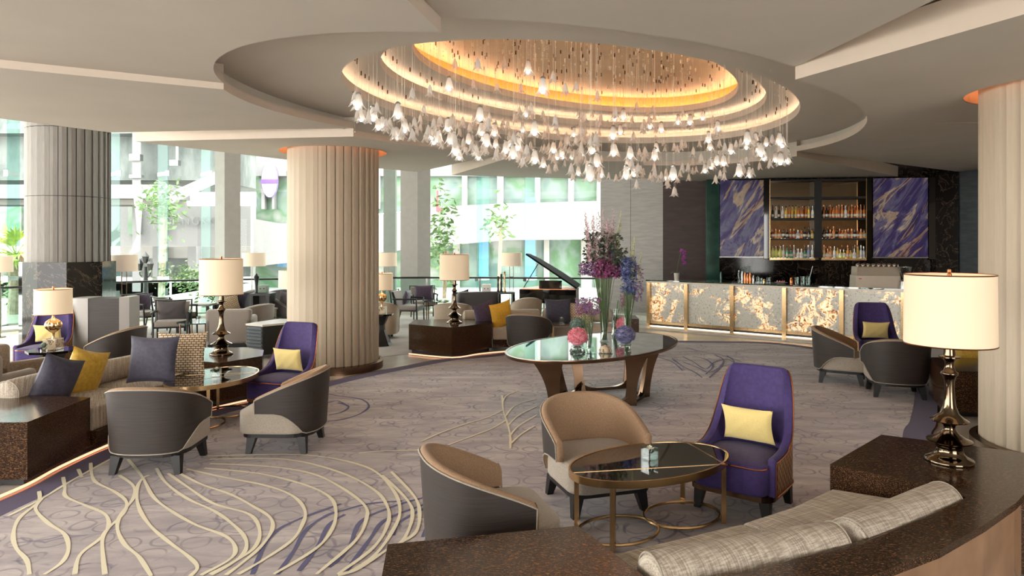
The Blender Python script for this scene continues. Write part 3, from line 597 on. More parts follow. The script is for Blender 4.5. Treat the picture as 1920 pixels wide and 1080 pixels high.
m = MB(); rect(m, -160, 404, 190, 250, 33, 8); m.build('parapet', M['concrete'], va, False)
m = MB(); rect(m, -160, 404, 256, 338, 34, 8); m.build('girder', M['concrete'], va, False)
m = MB(); rect(m, -160, 318, 346, 372, 31, 2); m.build('walkway_beam', M['white'], va, False)
m = MB(); rect(m, -160, 320, 372, 384, 32, 1.6); m.build('walkway_underside', M['greyplaster'], va, False)
m = MB()
def obl(mb, P, Y, d):
    n = len(P); mb.add([(X(p[0], Y), Y, Z(p[1], Y)) for p in P]+[(X(p[0], Y+d), Y+d, Z(p[1], Y+d)) for p in P], [tuple(range(n)), tuple(range(2*n-1, n-1, -1))]+[((i+1) % n, i, n+i, n+(i+1) % n) for i in range(n)])
obl(m, [(316, 362), (404, 322), (404, 345), (316, 384)], 30.5, 1.2); m.build('ramp', M['white'], va, False)
for px_, wd_ in ((256, 8), (420, 14)): m = MB(); obl(m, [(px_-wd_, 240), (px_+wd_, 240), (px_+wd_, 560), (px_-wd_, 560)], 32.5, .8); m.build('pillar', M['white'], va, False)
m = MB(); obl(m, [(250, 366), (268, 366), (262, 470), (240, 480), (258, 440)], 30, .5); m.build('brace', M['white'], va, False)
m = MB(); m.tube([(X(340, 33), 32.6, Z(272, 33)), (X(340, 33), 32.6, Z(305, 33))], .06, 6); m.box((X(338, 33), 32.5, Z(308, 33)), (.4, .3, .25)); m.box((X(266, 33), 32.5, Z(298, 33)), (.5, .3, .3)); m.box((X(267, 33), 32.5, Z(333, 33)), (.55, .3, .14)); m.build('camera_fitting', M['steel'], va, False)
sb = thing('shop_building', 'white shop building across the street with its name in thin grey letters', 'building', (0, 0, 0))
m = MB(); rect(m, -120, 470, 386, 462, 45, 8); m.build('facade', M['white'], sb, False)
m = MB(); rect(m, 225, 470, 462, 484, 43.5, 1.5); m.build('awning', M['greyplaster'], sb, False)
m = MB(); rect(m, -120, 470, 484, 530, 47, 3); m.build('ground_floor', M['concrete'], sb, False)
for px_ in (60, 294, 360): m = MB(); rect(m, px_-8, px_+8, 462, 560, 42.6, .8); m.build('pillar', M['white'], sb, False)
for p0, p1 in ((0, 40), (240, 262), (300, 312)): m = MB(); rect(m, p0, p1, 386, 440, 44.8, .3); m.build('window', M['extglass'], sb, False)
txt = bpy.data.curves.new('name_letters', 'FONT'); txt.body = 'BANGKOK'; txt.size = .70; txt.extrude = .02; txt.space_character = 1.25
to = bpy.data.objects.new('name_letters', txt); COL.objects.link(to); to.location = (X(311, 44.9), 44.9, Z(421, 44.9)); to.rotation_euler = (PI/2, 0, 0); txt.materials.append(M['lettergrey']); TXTP = sb
nme = bpy.data.meshes.new_from_object(to); nm_o = bpy.data.objects.new('lettering', nme); COL.objects.link(nm_o); nm_o.location = to.location; nm_o.rotation_euler = to.rotation_euler; nm_o.parent = sb; bpy.data.objects.remove(to)
fb = thing('glass_building', 'white building with a band of green reflecting windows beyond the piano', 'building', (0, 0, 0))
m = MB(); obl(m, [(475, 410), (560, 425), (815, 388), (930, 382), (1300, 372), (1300, 448), (950, 450), (815, 462), (475, 500)], 34, 4); m.build('fascia', M['white'], fb, False)
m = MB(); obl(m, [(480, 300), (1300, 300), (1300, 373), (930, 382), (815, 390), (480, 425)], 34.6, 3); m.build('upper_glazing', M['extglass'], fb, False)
m = MB(); rect(m, 480, 1300, 240, 330, 34.2, 4); m.build('upper_wall', M['white'], fb, False)
for p0, p1 in ((490, 496), (510, 514), (540, 548), (700, 712), (866, 876), (932, 944), (1003, 1013), (1066, 1076), (1120, 1126)):
    m = MB(); rect(m, p0, p1, 325, 392, 34.1, .4); m.build('mullion', M['white'], fb, False)
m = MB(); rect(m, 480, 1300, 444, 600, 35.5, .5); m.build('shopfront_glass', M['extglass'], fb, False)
for p0, p1, y0, y1 in ((898, 916, 450, 520), (984, 1004, 448, 520), (984, 1003, 370, 386), (520, 560, 440, 500)):
    m = MB(); rect(m, p0, p1, y0, y1, 34.05 if y0 < 400 else 35.2, .2); m.build('blue_panel', M['extblue'], fb, False)
m = MB(); rect(m, 818, 822, 357, 396, 33.9, .1); rect(m, 822, 832, 391, 396, 33.9, .1); m.build('red_frame', M['red'], fb, False)
for p0, p1 in ((850, 862), (1020, 1030), (1090, 1110)): m = MB(); rect(m, p0, p1, 450, 590, 35.1, .3); m.build('shop_pillar', M['greyplaster'], fb, False)
sg = thing('round_sign', 'tall violet oval sign with a dark band hanging outside the glass', 'sign', (X(505, 33.95), 33.95, Z(338, 33.95)))
m = MB(); n = 28; m.add([((.38*math.cos(2*PI*i/n)), y, .84*math.sin(2*PI*i/n)) for y in (0, .2) for i in range(n)], [tuple(range(n)), tuple(range(2*n-1, n-1, -1))]+[((i+1) % n, i, n+i, n+(i+1) % n) for i in range(n)]); m.build('disc', M['signpurple'], sg, False)
m = MB(); m.box((0, -.03, -.05), (.82, .05, .18)); m.build('band', M['signpurple2'], sg, False)
# street lamp with lanterns
lp = thing('street_lamp', 'black street lamp post with three lanterns standing outside the glass', 'street lamp', (X(273, 24), 24, 0))
s_ = 24/CF
m = MB(); m.tube([(0, 0, 0), (0, 0, Z(512, 24)), (0, 0, Z(500, 24))], [.10, .07, .05], 8); m.build('pole', M['black'], lp)
for dx in (-.20, .16):
    m = MB(); z0 = Z(512, 24); m.tube([(0, 0, z0-.08), (dx*.6, 0, z0-.14), (dx, 0, z0-.05), (dx, 0, z0+.05)], .022, 6); m.build('arm', M['black'], lp)
for dx, dz in ((-.20, 0), (.16, 0), (0, .25)):
    z0 = Z(508, 24)+dz; m = MB(); m.lathe([(.02, 0), (.07, .02), (.12, .24), (.14, .25), (.10, .30), (.02, .40), (.0, .44)], (dx, 0, z0), 6); m.build('lantern', M['black'], lp, False)
# palms, trees and shrubs outside
def frond_tree(name, lab, x, y, h, r, nf, mat, z0=-.3):
    t = thing(name, lab, 'tree', (x, y, z0)); m = MB(); m.tube([(0, 0, 0), (.04, 0, h*.5), (0, 0, h)], [.24, .2, .22], 10); m.build('trunk', M['bark'], t)
    m = MB()
    for i in range(nf):
        a = random.uniform(0, 2*PI); e = random.uniform(-.5, 1.3); L = r*random.uniform(.8, 1.1); d = Vector((math.cos(a)*math.cos(e), math.sin(a)*math.cos(e), math.sin(e)))
        b0 = Vector((0, 0, h)); side = d.cross(Vector((0, 0, 1))).normalized(); up = side.cross(d)
        for k in range(9):
            f = (k-4)/4; dd = (d+side*f*.75+up*(-.15*abs(f))).normalized(); p0 = b0+d*L*.35; p1 = p0+dd*L*.65*(1-.25*abs(f)); mid = (p0+p1)/2; w = up*.0+dd.cross(up).normalized()*.035*r
            p1.z -= .15*L; m.add([p0, mid+w, p1, mid-w], [(0, 1, 2, 3)])
        m.tube([b0, b0+d*L*.35], .015, 4)
    m.build('crown', mat, t, False); return t
frond_tree('palm_tree', 'sunlit fan palm with a shaggy trunk outside behind the grey column', X(30, 19.5), 19.5, 1.95, 1.15, 26, M['palm'])
def leafy(name, lab, x, y, z, rx, rz, n, mat, sz=.12, cat='tree', trunk=True):
    t = thing(name, lab, cat, (x, y, -.3)); m = MB()
    if trunk: m.tube([(0, 0, 0), (.1, 0, z-rz*.3)], .08, 6)
    else: m.box((0, 0, .1), (.1, .1, .2))
    m.build('trunk', M['bark'], t); m = MB()
    for i in range(n):
        u = Vector((random.gauss(0, .45)*rx, random.gauss(0, .45)*rx, z+random.gauss(0, .45)*rz)); a = random.uniform(0, 6.28); e = random.uniform(-.6, .9)
        d = Vector((math.cos(a)*math.cos(e), math.sin(a)*math.cos(e), math.sin(e)))*sz; w = d.cross(Vector((random.random(), random.random(), random.random()))).normalized()*sz*.4
        m.add([u-d, u+w, u+d, u-w], [(0, 1, 2, 3)])
    m.build('crown', mat, t, False)
leafy('garden_tree', 'young green tree outside between the viaduct pillars', X(305, 27), 27, 3.5, 0.8, 1.0, 150, M['leaf'], .16)
leafy('garden_tree', 'leafy green tree outside seen past the square pier', X(832, 25), 25, 2.6, 0.6, 2.0, 320, M['leaf'], .14)
leafy('garden_tree', 'small green tree outside beside the piano window', X(935, 30), 30, 3.2, 0.7, 0.8, 100, M['leaf'], .18)
leafy('garden_tree', 'feathery tree outside above the shop sign', X(300, 29), 29, 4.2, 1.0, .8, 150, M['leaf'], .15)
leafy('flowering_shrub', 'low green shrub outside beyond the handrail near the lamp post', X(350, 24), 24, 1.1, .9, .5, 400, M['leaf'], .09, 'shrub', False)
leafy('flowering_shrub', 'low green shrub growing outside at the foot of the palm', X(45, 22.5), 22.5, .8, .7, .6, 350, M['leaf'], .09, 'shrub', False)
leafy('flowering_shrub', 'dense green shrub outside behind the grey lounge chairs', X(400, 21), 21, .9, .6, .6, 350, M['leaf'], .09, 'shrub', False)
# ================================================================ FURNITURE PROTOTYPES
def tub(t, W, D, yf, ztop, zarm, zbot, expo, side_under, mats, flare=.03, th=.055, rake=0.0, n=60, backflat=.0, topin=0.0, sq=.78):
    """curved shell chair: plan is a U open to +Y. mats = (outer, lining, piping)."""
    a, bk = W/2, D; N = n
    path = []
    y0 = -bk+min(a, bk)*.98                   # where the round back begins
    Ls = []
    for i in range(N+1):
        u = i/N
        if u < .3: path.append((a, yf+(y0-yf)*u/.3))
        elif u > .7: path.append((-a, yf+(y0-yf)*(1-u)/.3))
        else:
            ph = PI*(u-.3)/.4; c, s_ = math.cos(ph), math.sin(ph); e = sq
            path.append((a*math.copysign(abs(c)**e, c), y0-(bk+y0)*abs(s_)**e))
    def prof(i):
        x, y = path[i]; q = max(0, min(1, (y+bk)/(yf+bk))); q2 = max(0, (q-backflat)/(1-backflat))
        zt = zarm+(ztop-zarm)*((1-q2)**expo if expo < 5 else (1-q2)/(1+(q2/.20)**2.4))
        if side_under: zb = zbot+(side_under-zbot)*math.sin(PI/2*max(0, min(1, (y+.26)/.24)))**.8
        else: zb = zbot
        return zt, zb
    def pt(i, z, off):
        x, y = path[i]; i0, i1 = max(0, i-1), min(N, i+1); tx, ty = path[i1][0]-path[i0][0], path[i1][1]-path[i0][1]; l = math.hypot(tx, ty) or 1
        nx, ny = -ty/l, tx/l                    # right side to left through the back: outward
        cx, cy = path[i][0], path[i][1]+.0
        if nx*cx+ny*(cy) < 0: nx, ny = -nx, -ny
        k = flare*(z-zbot)/(ztop-zbot)
        xx = x*(1-topin*max(0, (z-zarm)/(ztop-zarm))) if topin else x
        return (xx+nx*(k-off), y+ny*(k-off)-rake*max(0, z-zarm), z)
    MR = 9
    o = MB()
    o.grid(lambda u, v: pt(round(u*N), prof(round(u*N))[1]+(prof(round(u*N))[0]-prof(round(u*N))[1])*v, 0), N, MR); outer = o.build('outer_shell', mats[0], t)
    L = MB()
    L.grid(lambda u, v: pt(round(u*N), prof(round(u*N))[0]+.012-(prof(round(u*N))[0]-prof(round(u*N))[1])*v, th), N, MR)
    def rim(u, v):
        i = round(u*N); zt = prof(i)[0]; a_ = PI*v; return pt(i, zt+.012+.018*math.sin(a_)-.012*(1-v), th*(.5-.5*math.cos(a_))+.002)
    L.grid(rim, N, 5)
    for i in (0, N):                            # upholstered front edges of the arms
        def fr(u, v, i=i):
            zt, zb = prof(i); a_ = PI*u; p = pt(i, zb+(zt+.012+.018*math.sin(a_)-zb)*v, th*(.5-.5*math.cos(a_))); return (p[0], p[1]+.02*math.sin(a_)*(1-v**6), p[2])
        L.grid(fr, 5, 6)
    if side_under:
        def und(u, v): i = round(u*N); return pt(i, prof(i)[1], th*v)
        L.grid(und, N, 1)
    L.build('lining', mats[1], t, True, 60)
    pp = [pt(i, prof(i)[0]+.004, -.004) for i in range(N+1)]; p0 = [pt(0, prof(0)[1]+(prof(0)[0]-prof(0)[1])*k/4, -.003) for k in range(4)]; p1 = [pt(N, prof(N)[0]-(prof(N)[0]-prof(N)[1])*k/4, -.003) for k in range(1, 5)]
    bt = [pt(i, prof(i)[1], -.004) for i in range(N+1)]
    k = MB(); k.tube(p0+pp+p1+bt[::-1][1:], .005, 6, False); k.build('piping', mats[2], t)
def legs(t, W, D, yc, z, mat, r=.028, splay=.03, tips=None):
    for sx in (-1, 1):
        for sy in (-1, 1):
            m = MB(); x, y = sx*W/2, yc+sy*D/2
            m.box((0, 0, 0), (0, 0, 0)); m = MB()
            P = [(x-sx*splay, y-sy*splay, z), (x, y, 0)]; q = []
            for (px, py, pz), w in zip(P, (r*1.5, r*.85)): q += [(px-w, py-w, pz), (px+w, py-w, pz), (px+w, py+w, pz), (px-w, py+w, pz)]
            m.add(q, [(0, 1, 2, 3), (7, 6, 5, 4), (4, 5, 1, 0), (5, 6, 2, 1), (6, 7, 3, 2), (7, 4, 0, 3)]); m.build('leg', mat, t, False)
def rounded(hw, y0, y1, r, k=6, rb=None):
    rb = rb or r; P = []
    for cx, cy, a0, rr in ((hw-r, y1-r, 0, r), (-hw+r, y1-r, PI/2, r), (-hw+rb, y0+rb, PI, rb), (hw-rb, y0+rb, 1.5*PI, rb)):
        for i in range(k+1): a = a0+PI/2*i/k; P.append((cx+rr*math.cos(a), cy+rr*math.sin(a)))
    return P
def cushion_seat(name, P, z0, z1, mat, t, crown=.025, r=.03):
    m = MB(); c = (sum(p[0] for p in P)/len(P), sum(p[1] for p in P)/len(P)); n = len(P); rings = []
    for k in range(5): a = PI/2*k/4; rings.append((1-r/.35*(1-math.sin(a))*.5, z0+r-r*math.cos(a)))
    for k in range(5): a = PI/2*k/4; rings.append((1-r/.35*(1-math.cos(a))*.5, z1-r+r*math.sin(a)))
    for f, zz in ((.8, z1+crown*.45), (.5, z1+crown*.85), (.2, z1+crown)): rings.append((f, zz))
    vs = [(c[0]+(p[0]-c[0])*f, c[1]+(p[1]-c[1])*f, zz) for f, zz in rings for p in P]
    m.add(vs, [(i*n+j, i*n+(j+1) % n, (i+1)*n+(j+1) % n, (i+1)*n+j) for i in range(len(rings)-1) for j in range(n)]+[tuple((len(rings)-1)*n+j for j in range(n))]); o = m.build(name, mat, t, True, 50); return o
def armchair(lin='tan', shell='shell', label='', grp=None):
    t = thing('tub_armchair', label, 'armchair', (0, 0, 0), 0, grp)
    tub(t, .74, .37, .17, .755, .52, .205, .9, .40, (M[shell], M[lin], M['piping']), .035)
    cushion_seat('seat', rounded(.335, -.31, .37, .13, 6, .2), .20, .405, M['seatweave'], t)
    m = MB(); m.prism(rounded(.32, -.33, .33, .10, 5, .22), .165, .205); m.build('base_frame', M['darkwood'], t, False)
    legs(t, .56, .53, .0, .17, M['darkwood']); return t
def wingchair(label=''):
    t = thing('high_back_chair', label, 'chair')
    tub(t, .64, .34, .22, 1.0, .44, .20, 9, None, (M['quilt'], M['velvet'], M['copper']), .0, .06, .10, 80, .05, .05, .56)
    cushion_seat('seat', rounded(.275, -.27, .33, .09, 6, .2), .205, .42, M['velvet'], t)
    m = MB(); m.prism(rounded(.31, -.34, .30, .10, 5, .26), .165, .205); m.build('base_frame', M['bronze'], t, False)
    m = MB(); m.tube([(p[0]*1.0, p[1], .40) for p in rounded(.272, -.2, .332, .09, 6) if p[1] > .1], .006, 5); m.build('seat_piping', M['copper'], t)
    legs(t, .52, .50, -.02, .17, M['darkwood'], .026, .02); return t
def pillow(name, lab, mat, w, h, d, loc, rot, grp=None, ear=.10, n=18):
    m = MB()
    def sgn(v): return math.copysign(abs(v), v)
    for side in (1, -1):
        def fn(u, v, side=side):
            a, b_ = 2*u-1, 2*v-1; r2 = (1-a*a)*(1-b_*b_); th = d/2*max(0, r2)**.42; pull = 1-ear*(1-abs(a)**2)*abs(b_)**3; pull2 = 1-ear*(1-abs(b_)**2)*abs(a)**3
            wr = .004*math.sin(a*9+b_*7)*r2
            return (a*w/2*pull2, side*(th+wr), b_*h/2*pull)
        m.grid(fn, n, n)
    me = m; o = me.build(name, mat, None, True, 80); o.location = loc; o.rotation_euler = rot; tag(o, lab, 'cushion', grp); return o
def lampshade(t, r, z0, z1, mat, n=48):
    m = MB(); m.lathe([(r, z0), (r*.985, z1)], n=n, cap=False); m.lathe([(r*.98, z0), (r*.965, z1)], n=n, cap=False); o = m.build('lamp_shade', mat, t)
    for z in (z0, z1):
        k = MB(); rr = r if z == z0 else r*.985; k.tube([(rr*math.cos(2*PI*i/n), rr*math.sin(2*PI*i/n), z) for i in range(n)], .0045, 5, True); k.build('rim', M['copper'], o)
    m = MB(); m.lathe([(.0, z1-.06), (r*.96, z1-.062)], n=24, cap=False)
    sp = MB()
    for a in (0, 2.1, 4.2): sp.tube([(0, 0, z1-.03), (r*.97*math.cos(a), r*.97*math.sin(a), z1-.01)], .003, 4)
    sp.lathe([(.012, z1-.06), (.014, z1+.0), (.010, z1+.012), (.014, z1+.018), (.012, z1+.034), (0, z1+.036)], n=12); sp.build('finial', M['copper'], t)
def tier_lamp(label, loc):
    t = thing('table_lamp', label, 'lamp', loc, 0, 'tiered bronze table lamps')
    P = [(.13, 0), (.146, .004), (.148, .014), (.140, .024), (.105, .040), (.084, .062), (.078, .09), (.082, .112), (.10, .125), (.135, .138), (.137, .146), (.10, .160), (.062, .185), (.040, .21), (.034, .228), (.038, .245), (.062, .262), (.112, .272), (.116, .279), (.085, .296), (.055, .325), (.040, .37), (.032, .43), (.029, .50), (.031, .545), (.040, .572), (.052, .588), (.052, .596), (.036, .612), (.026, .64), (.027, .668), (.040, .690), (.064, .70), (.064, .707), (.036, .715), (.032, .76), (.032, .86), (.0, .865)]
    m = MB(); m.lathe(P, n=48); m.build('lamp_base', M['brasslamp'], t, True, 60)
    lampshade(t, .272, .79, 1.255, M['shade']); m = MB(); m.ball((0, 0, .98), .045, 12, 8); m.build('light_bulb', M['bulb'], t)
    L = bpy.data.lights.new('bulb_light', 'POINT'); L.energy = 2.0; L.color = (1, .74, .48); L.shadow_soft_size = .05; lo = bpy.data.objects.new('bulb_light', L); COL.objects.link(lo); lo.location = (0, 0, .98); lo.parent = t
    return t
def gourd_lamp(label, loc):
    t = thing('gourd_lamp', label, 'lamp', loc, 0, 'gourd lamps on stone blocks')
    m = MB(); m.rbox((0, 0, .07), (.17, .17, .14), .006); m.build('stone_block', M['quartz'], t, False)
    P = [(.02, .14), (.014, .17), (.018, .21), (.05, .24), (.088, .28), (.094, .32), (.08, .36), (.045, .39), (.02, .405), (.014, .43), (.012, .52)]
    m = MB(); n = 48; vs = []
    for r, z in P:
        for k in range(n): a = 2*PI*k/n; rr = r*(1+.07*math.cos(12*a)*(1 if r > .03 else 0)); vs.append((rr*math.cos(a), rr*math.sin(a), z))
    m.add(vs, [(i*n+k, i*n+(k+1) % n, (i+1)*n+(k+1) % n, (i+1)*n+k) for i in range(len(P)-1) for k in range(n)]); m.build('gourd_body', M['brass'], t)
    lampshade(t, .215, .46, .78, M['shade'], 36)
    L = bpy.data.lights.new('bulb_light', 'POINT'); L.energy = 1.5; L.color = (1, .74, .48); L.shadow_soft_size = .05; lo = bpy.data.objects.new('bulb_light', L); COL.objects.link(lo); lo.location = (0, 0, .62); lo.parent = t
    return t
def floor_lamp(label, loc, ztop=1.73, r=.27):
    t = thing('floor_lamp', label, 'lamp', loc, 0, 'slim floor lamps by the windows')
    m = MB(); m.lathe([(.14, 0), (.14, .02), (.02, .03)], n=24); m.build('base', M['bronze'], t)
    m = MB(); m.tube([(-.05, 0, .02), (-.05, 0, ztop-.3)], .008, 6); m.tube([(.05, 0, .02), (.05, 0, ztop-.3)], .008, 6); m.tube([(-.05, 0, ztop-.62), (.05, 0, ztop-.62)], .008, 6); m.build('pole', M['bronze'], t)
    m = MB(); m.lathe([(r, ztop-.34), (r*.98, ztop)], n=36, cap=False); m.build('lamp_shade', M['shade_dim'], t); return t
def oval_outline(a, b_, n=64, k=1.0): return [(a*math.copysign(abs(math.cos(2*PI*i/n))**k, math.cos(2*PI*i/n)), b_*math.copysign(abs(math.sin(2*PI*i/n))**k, math.sin(2*PI*i/n))) for i in range(n)]
def cocktail_table(label, loc, rz, a, b_, zt, top, inlay=True):
    t = thing('oval_side_table', label, 'table', loc, rz, 'oval brass cocktail tables')
    m = MB(); m.prism(oval_outline(a-.012, b_-.012), zt-.02, zt); m.build('table_top', top, t, False)
    m = MB(); O, I = oval_outline(a, b_), oval_outline(a-.012, b_-.012); n = len(O)
    m.add([(p[0], p[1], zt-.045) for p in O]+[(p[0], p[1], zt+.003) for p in O]+[(p[0], p[1], zt+.003) for p in I]+[(p[0], p[1], zt-.045) for p in I], [(k*n+i, k*n+(i+1) % n, ((k+1) % 4)*n+(i+1) % n, ((k+1) % 4)*n+i) for k in range(4) for i in range(n)]); m.build('rim', M['brass'], t, True, 40)
    if inlay:
        m = MB()
        for p, q in inlay: 
            d = Vector((q[0]-p[0], q[1]-p[1])); m.box(((p[0]+q[0])/2, (p[1]+q[1])/2, zt+.0008), (d.length, .011, .003), math.atan2(d.y, d.x))
        m.build('brass_inlay', M['brass'], t, False)
    for ang in (38, 142, 218, 322):
        x, y = (a-.03)*math.cos(math.radians(ang)), (b_-.03)*math.sin(math.radians(ang)); m = MB(); m.box((x, y, (zt-.04)/2), (.032, .032, zt-.04), math.radians(ang)); m.build('leg', M['brass'], t, False)
    for cx in (-.5, .5):
        m = MB(); m.tube([(cx*a*.88+a*.46*math.cos(2*PI*i/28)*1.0, b_*.62*math.sin(2*PI*i/28), .035) for i in range(28)], .011, 6, True); m.build('stretcher', M['brass'], t)
    return t
def candle_cube(label, loc, rz=.3, s=.085):
    t = thing('glass_cube_vase', label, 'vase', loc, rz, 'glass cubes with a white flower')
    m = MB()
    h = s/2; m.prism([(-h, -h), (h, -h), (h, h), (-h, h)], 0, s*1.05); m.f.pop(1); m.mi.pop()
    m.add([(-h*.86, -h*.86, .01), (h*.86, -h*.86, .01), (h*.86, h*.86, .01), (-h*.86, h*.86, .01), (-h*.86, -h*.86, s*1.05), (h*.86, -h*.86, s*1.05), (h*.86, h*.86, s*1.05), (-h*.86, h*.86, s*1.05)], [(0, 1, 5, 4), (1, 2, 6, 5), (2, 3, 7, 6), (3, 0, 4, 7), (0, 3, 2, 1)]); m.build('glass', M['clear'], t, False)
    m = MB()
    for k in range(8): a = k*.8; m.add([(.012*math.cos(a), .012*math.sin(a), s*.5), (.034*math.cos(a+.35), .034*math.sin(a+.35), s*.72), (.036*math.cos(a), .036*math.sin(a), s*.92), (.034*math.cos(a-.35), .034*math.sin(a-.35), s*.72)], [(0, 1, 2, 3)])
    m.build('leaf', M['dkleaf'], t, False); m = MB()
    for k in range(14): a = k*2.4; r = .006+.0018*k; z = s*1.25-.0016*k; m.add([(0, 0, s*.85), (r*math.cos(a+.5), r*math.sin(a+.5), z-.006), (r*1.3*math.cos(a), r*1.3*math.sin(a), z), (r*math.cos(a-.5), r*math.sin(a-.5), z-.006)], [(0, 1, 2, 3)])
    m.build('flower', M['whitefl'], t, False); return t
def block(name, lab, cat, poly, z0, z1, mat, led=True, plinth=.07):
    t = thing(name, lab, cat, (poly[0][0], poly[0][1], 0)); ox, oy = poly[0]; P = [(p[0]-ox, p[1]-oy) for p in poly]
    m = MB(); m.prism(P, z0, z1); m.build('body', mat, t, False)
    cx, cy = sum(p[0] for p in P)/len(P), sum(p[1] for p in P)/len(P); Q = [(cx+(p[0]-cx)*.93, cy+(p[1]-cy)*.93) for p in P]
    m = MB(); m.prism(Q, 0.009, z0); m.build('plinth', M['darkwood'], t, False)
    return t
def bolster(lab, p, q, z, r, mat, grp=None):
    t = thing('bolster', lab, 'cushion', (p[0], p[1], z), 0, grp); d = Vector((q[0]-p[0], q[1]-p[1], 0)); L = d.length; u = d.normalized()
    pts = []; rr = []
    for s_, k in [(0, .0), (.0, .55), (.012, .8), (.04, .97), (.08, 1)]: pts.append(u*s_); rr.append(max(.002, r*k))
    m_ = [(u*(L*f), r*(1+.015*math.sin(f*9))) for f in (.2, .35, .5, .65, .8)]
    for a, b_ in m_: pts.append(a); rr.append(b_)
    for s_, k in [(.08, 1), (.04, .97), (.012, .8), (.0, .55), (.0, .0)]: pts.append(u*(L-s_)); rr.append(max(.002, r*k))
    pts = [Vector(p_)+u*1e-4*i for i, p_ in enumerate(pts)]
    m = MB(); m.tube(pts, rr, 28); m.build('cover', mat, t, True, 70)
    for e in (.03, L-.03):
        m = MB(); w = Vector((-u.y, u.x, 0)); m.tube([u*e+w*r*.97*math.cos(2*PI*i/28)+Vector((0, 0, r*.97*math.sin(2*PI*i/28))) for i in range(28)], .005, 5, True); m.build('piping', M['piping'], t)
    return t
# ================================================================ FOREGROUND SUITE
u1 = []; tubp = armchair('tan', 'shell', 'x'); map_kids(tubp)
GA = 'tub armchairs with dark curved shells'
def ta(loc, d, lab): return place(tubp, u1, (loc[0], loc[1], 0), face(*d), lab, GA)
ta((-.14, 4.16), (.95, .30), 'dark shelled tub armchair with tan lining behind the near corner of the marble block')
ta((.64, 5.34), (.30, -.95), 'tub armchair with sunlit tan lining facing the black marble oval table')
ta((-3.16, 6.23), (-.03, 1), 'tub armchair seen from behind in front of the grey velvet cushions')
ta((-2.22, 6.83), (-1, .02), 'tub armchair side-on with grey seat beside the glossy oval table')
ta((4.76, 10.0), (.88, -.47), 'tub armchair side-on before the glowing bar front')
ta((5.04, 9.12), (.30, .95), 'tub armchair with its dark back turned, beside the shade of the big lamp')
ta((.30, 12.25), (.25, .97), 'tub armchair with its brown back turned, beside the oval flower table')
ta((-5.85, 10.2), (-1, .12), 'tub armchair with dark shell standing behind the mustard cushion')
u2 = []; wp = wingchair('x'); map_kids(wp)
def wc(loc, d, lab): return place(wp, u2, (loc[0], loc[1], 0), face(*d), lab, 'purple velvet high-back chairs')
wc((1.75, 5.26), (-.62, -.78), 'purple velvet high-back chair with quilted bronze back beside the black marble oval table')
wc((-2.72, 8.2), (-.35, -.94), 'purple velvet high-back chair standing before the pale fluted column')
wc((5.80, 11.0), (-.22, -.97), 'purple velvet high-back chair in front of the backlit bar')
wc((-7.15, 10.6), (.15, -.98), 'purple velvet high-back chair behind the gourd lamp near the grey column')
GY = 'pale yellow lumbar cushions'
def onchair(loc, d, lab, mat='yellow', w=.40, h=.28, dd=.12, fwd=-.11, z=.60, lean=-.22, grp=GY):
    d = Vector(d).normalized(); return pillow('lumbar_cushion', lab, M[mat], w, h, dd, (loc[0]+d.x*fwd, loc[1]+d.y*fwd, z), (lean, 0, math.atan2(d.y, d.x)-PI/2), grp)
onchair((1.75, 5.26), (-.62, -.78), 'pale yellow lumbar cushion on the purple chair beside the black marble table')
onchair((-2.72, 8.2), (-.35, -.94), 'pale yellow lumbar cushion on the purple chair before the fluted column')
onchair((5.80, 11.0), (-.22, -.97), 'pale yellow lumbar cushion on the purple chair in front of the bar')
onchair((-7.15, 10.6), (.15, -.98), 'pale yellow lumbar cushion on the purple chair behind the gourd lamp')
ft = cocktail_table('oval table of black veined marble with brass inlay lines beside the foreground sofa', (.977, 4.88, 0), math.radians(28.3), .645, .371, .47, M['tablestone'], None)
def tloc(px, py, z=.47): g = G(px, py, z); v = Vector((g[0]-.977, g[1]-4.88)); a = -math.radians(28.3); return (v.x*math.cos(a)-v.y*math.sin(a), v.x*math.sin(a)+v.y*math.cos(a))
m = MB()
for p, q in ((tloc(1075, 886), tloc(1359, 870)), (tloc(1288, 829), tloc(1359, 870))):
    d = Vector((q[0]-p[0], q[1]-p[1])); m.box(((p[0]+q[0])/2, (p[1]+q[1])/2, .4705), (d.length, .011, .003), math.atan2(d.y, d.x))
m.build('brass_inlay', M['brass'], ft, False)
g = G(1218, 862, .47); candle_cube('small glass cube with a white flower on the black marble oval table', (g[0], g[1], .47), .5)
